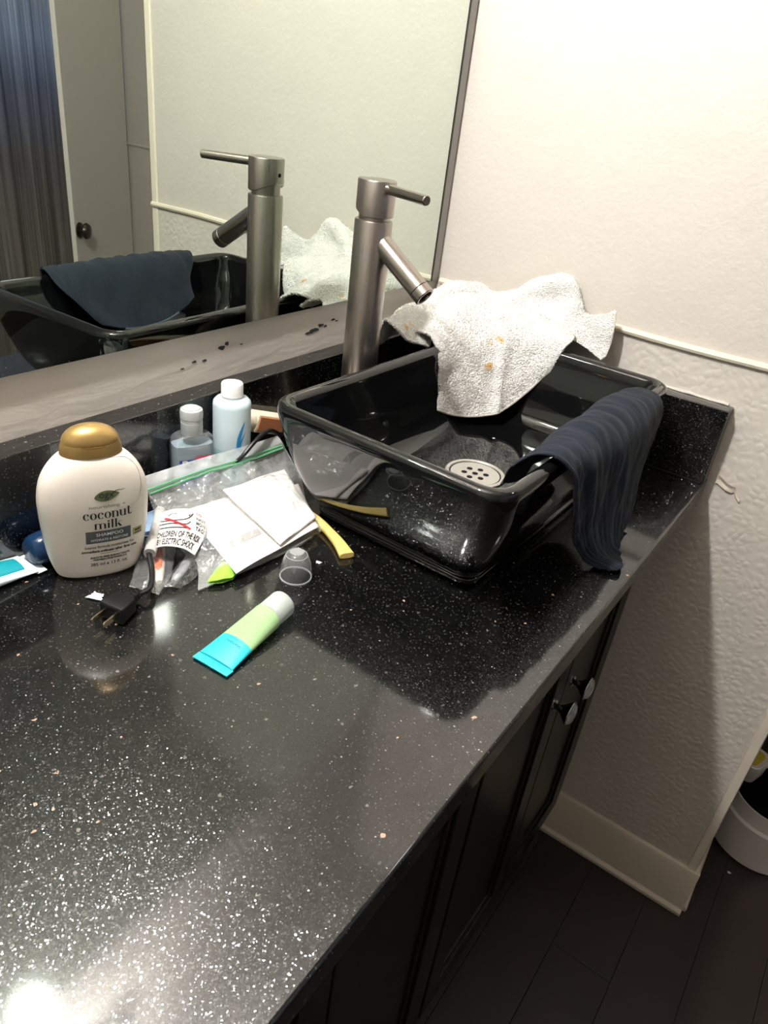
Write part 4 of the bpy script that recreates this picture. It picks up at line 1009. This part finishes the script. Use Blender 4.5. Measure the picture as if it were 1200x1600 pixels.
# ------------------------------------------------------------------ things at the left
def tube3(name, pts, widths, heights, mtl, parent, lo_):
    rg = []; pts = [Vector(p) for p in pts]
    for i, p in enumerate(pts):
        d = (pts[min(i + 1, len(pts) - 1)] - pts[max(0, i - 1)]).normalized(); s_ = Vector((-d.y, d.x, 0)).normalized()
        rg.append([tuple(p + s_ * widths[i] * math.cos(a) + Vector((0, 0, heights[i] * math.sin(a)))) for a in np.linspace(0, 2 * PI, 25)[:-1]])
    return link(name, at(MB().rings(rg), lo_), mtl, parent, auto=60)
LQ = (-.93, -.045, 0)
tq = thing('toothpaste_tube', 'white and teal toothpaste tube with crimped end at the left edge of the counter', 'tube', LQ)
q0 = Vector((-.853, -.0555, 0)); q1 = Vector((-1.003, -.0535, 0)); 
def qp(t, z): return q0.lerp(q1, t) + Vector((0, 0, z))
tube3('tube_body', [qp(t, .004 + .012 * t ** .7) for t in (.06, .25, .5, .75, .9)], [.0203, .0200, .0195, .0185, .018], [.0020, .007, .011, .0145, .015], MT['pastewhite'], tq, LQ)
tube3('tube_crimp', [qp(t, .0035) for t in (0, .03, .07)], [.0206, .0206, .0204], [.0012, .0012, .0022], MT['pastewhite'], tq, LQ)
tube3('label_print', [qp(t, .0046 + .012 * t ** .7) for t in (.13, .25, .5, .75, .88)], [.0140, .0168, .0185, .0176, .0172], [.0062, .0086, .0114, .0149, .0154], MT['pasteteal'], tq, LQ)['label'] = 'teal printed label'
tube3('tube_cap', [qp(t, .0165) for t in (.905, .92, 1.05, 1.06)], [.012, .013, .012, .010], [.012, .013, .012, .010], MT['whitep'], tq, LQ)

LQ = (-.81, -.060, 0)
bt = thing('blue_bottle', 'dark blue translucent bottle lying on its side behind the shampoo bottle', 'bottle', LQ)
tube3('bottle_body', [(-.860, -.0560, .0190), (-.856, -.0560, .0190), (-.846, -.0565, .0190), (-.78, -.0590, .0190), (-.762, -.0580, .0190), (-.757, -.0580, .0190)], [.012, .016, .0180, .0180, .013, .010], [.012, .016, .0180, .0180, .013, .010], MT['blueglass'], bt, LQ)
tube3('bottle_cap', [(-.7565, -.0580, .0190), (-.745, -.0578, .0190)], [.010, .010], [.010, .010], MT['darkblue'], bt, LQ)

# wrapped toothbrush and other wrapped pieces under the tag
LW = (-.785, -.165, 0)
tbk = thing('wrapped_toothbrush', 'orange and white toothbrush in crinkled clear wrapper under the warning tag', 'toothbrush', LW)
tube3('brush_handle', [(-.790, -.178, .0065), (-.786, -.172, .0068), (-.776, -.160, .0070), (-.762, -.144, .0065), (-.745, -.126, .006), (-.70, -.085, .006)], [.0030, .0052, .0066, .0068, .0055, .004], [.0026, .0042, .0052, .0052, .0045, .004], MT['brushw'], tbk, LW)
tube3('grip', [(-.7815, -.1668, .0088), (-.777, -.161, .0093), (-.766, -.148, .0096), (-.752, -.133, .0088)], [.0024, .0046, .0052, .0038], [.0026, .0036, .0036, .003], MT['orange'], tbk, LW)['label'] = 'orange rubber grip'
wv = patch([[(-.812, -.158, .003), (-.808, -.176, .006), (-.800, -.190, .003)], [(-.795, -.144, .006), (-.787, -.162, .0145), (-.775, -.178, .006)], [(-.770, -.120, .006), (-.762, -.138, .0150), (-.750, -.155, .006)], [(-.74, -.098, .004), (-.734, -.112, .010), (-.722, -.128, .004)]], 44, 34)
wv = wrinkle(wv, lambda p, u, v: .0016 * mnoise.noise(Vector(p) * 110) + .0008 * mnoise.noise(Vector(p) * 260)); wv[..., 2] = np.maximum(wv[..., 2], .0015)
link('wrapper', at(MB().grid(wv), LW), MT['filmc'], tbk, auto=0)['label'] = 'clear crinkled plastic'
rg = [(wv[0, j] + np.array([(-.0022 if j % 2 else 0), (-.0010 if j % 2 else 0), 0])) for j in range(34)]
link('crimped_end', at(MB().grid(np.array([wv[0], rg])), LW), MT['lip'], tbk, smooth=False); solid(tbk.children[-1], .0005)

LW = (-.755, -.170, 0)
rz = thing('wrapped_packet', 'grey plastic piece in clear crinkled wrapper between tag and zip bag', 'packet', LW)
tube3('grey_piece', [(-.778, -.1865, .0055), (-.770, -.1830, .0060), (-.755, -.1760, .0062), (-.735, -.1640, .0060), (-.715, -.150, .0055)], [.0030, .0052, .0056, .0050, .0044], [.0026, .0040, .0042, .0040, .0035], MT['greyp'], rz, LW)
wv = patch([[(-.793, -.180, .003), (-.788, -.190, .006), (-.779, -.198, .003)], [(-.776, -.176, .008), (-.770, -.186, .0125), (-.760, -.197, .004)], [(-.750, -.166, .008), (-.744, -.176, .0130), (-.737, -.187, .004)], [(-.718, -.150, .006), (-.714, -.158, .009), (-.708, -.170, .004)]], 40, 26)
wv = wrinkle(wv, lambda p, u, v: .0015 * mnoise.noise(Vector(p) * 130) + .0008 * mnoise.noise(Vector(p) * 280)); wv[..., 2] = np.maximum(wv[..., 2], .0012)
link('wrapper', at(MB().grid(wv), LW), MT['filmc'], rz, auto=0)['label'] = 'clear crinkled plastic'
link('blue_clip', at(MB().box(-.716, -.700, -.166, -.150, .002, .016), LW), MT['darkblue'], rz, bevel=.002)

LW = (-.715, -.075, 0)
pk = thing('blister_pack', 'pale blue clear plastic pack behind the tag sleeve', 'packet', LW)
wv = patch([[(-.745, -.085, .004), (-.728, -.098, .009), (-.710, -.110, .004)], [(-.733, -.070, .010), (-.712, -.084, .020), (-.695, -.095, .010)], [(-.715, -.052, .004), (-.697, -.064, .009), (-.680, -.074, .004)]], 30, 30)
wv = wrinkle(wv, lambda p, u, v: .0012 * mnoise.noise(Vector(p) * 90)); wq = wv.copy(); wq[..., 2] = .0012
link('pack_shell', at(MB().grid(wv).grid(wq), LW), MT['paleblue'], pk, auto=0)

# ------------------------------------------------------------------ tub on the floor
LT_ = (.300, -.896, ZF)
tu = thing('waste_tub', 'round white plastic tub with a dark inside on the floor past the wall end', 'tub', LT_)
link('tub_wall', MB().lathe([(.097, .001), (.1005, .004), (.1040, .104), (.1035, .109), (.0965, .113), (.0945, .147), (.0935, .151), (.0915, .151), (.0905, .147), (.0900, .03)], 64, (0, 0, 0), None, True, False), MT['tub'], tu)
link('dark_liner', MB().lathe([(.0898, .136), (.0895, .020), (.001, .018)], 48, (0, 0, 0), None, False, True), MT['tubin'], tu)
so = thing('soap_tray', 'white plastic tray with a yellow pad resting on the rim of the white tub', 'tray', (.318, -.822, ZF + .1515), math.radians(-20))
rr = [[(x * s, y * s, z) for x, y, z in rrect(.036, .026, .016, 0)] for s, z in ((1, 0),)]
mb = MB().rings([[(x, y, 0) for x, y, _ in rrect(.030, .022, .014, 0)], [(x, y, .004) for x, y, _ in rrect(.034, .026, .016, 0)], [(x, y, .050) for x, y, _ in rrect(.037, .029, .018, 0)], [(x, y, .052) for x, y, _ in rrect(.035, .027, .017, 0)], [(x, y, .0485) for x, y, _ in rrect(.031, .023, .015, 0)]])
link('tray_body', mb, MT['tub'], so, auto=50)
link('yellow_pad', MB().rings([[(x, y, z) for x, y, _ in rrect(a, b_, .013, 0)] for z, a, b_ in ((.0487, .027, .018), (.0515, .027, .018), (.0530, .025, .016))]), MT['sponge'], so, auto=50)
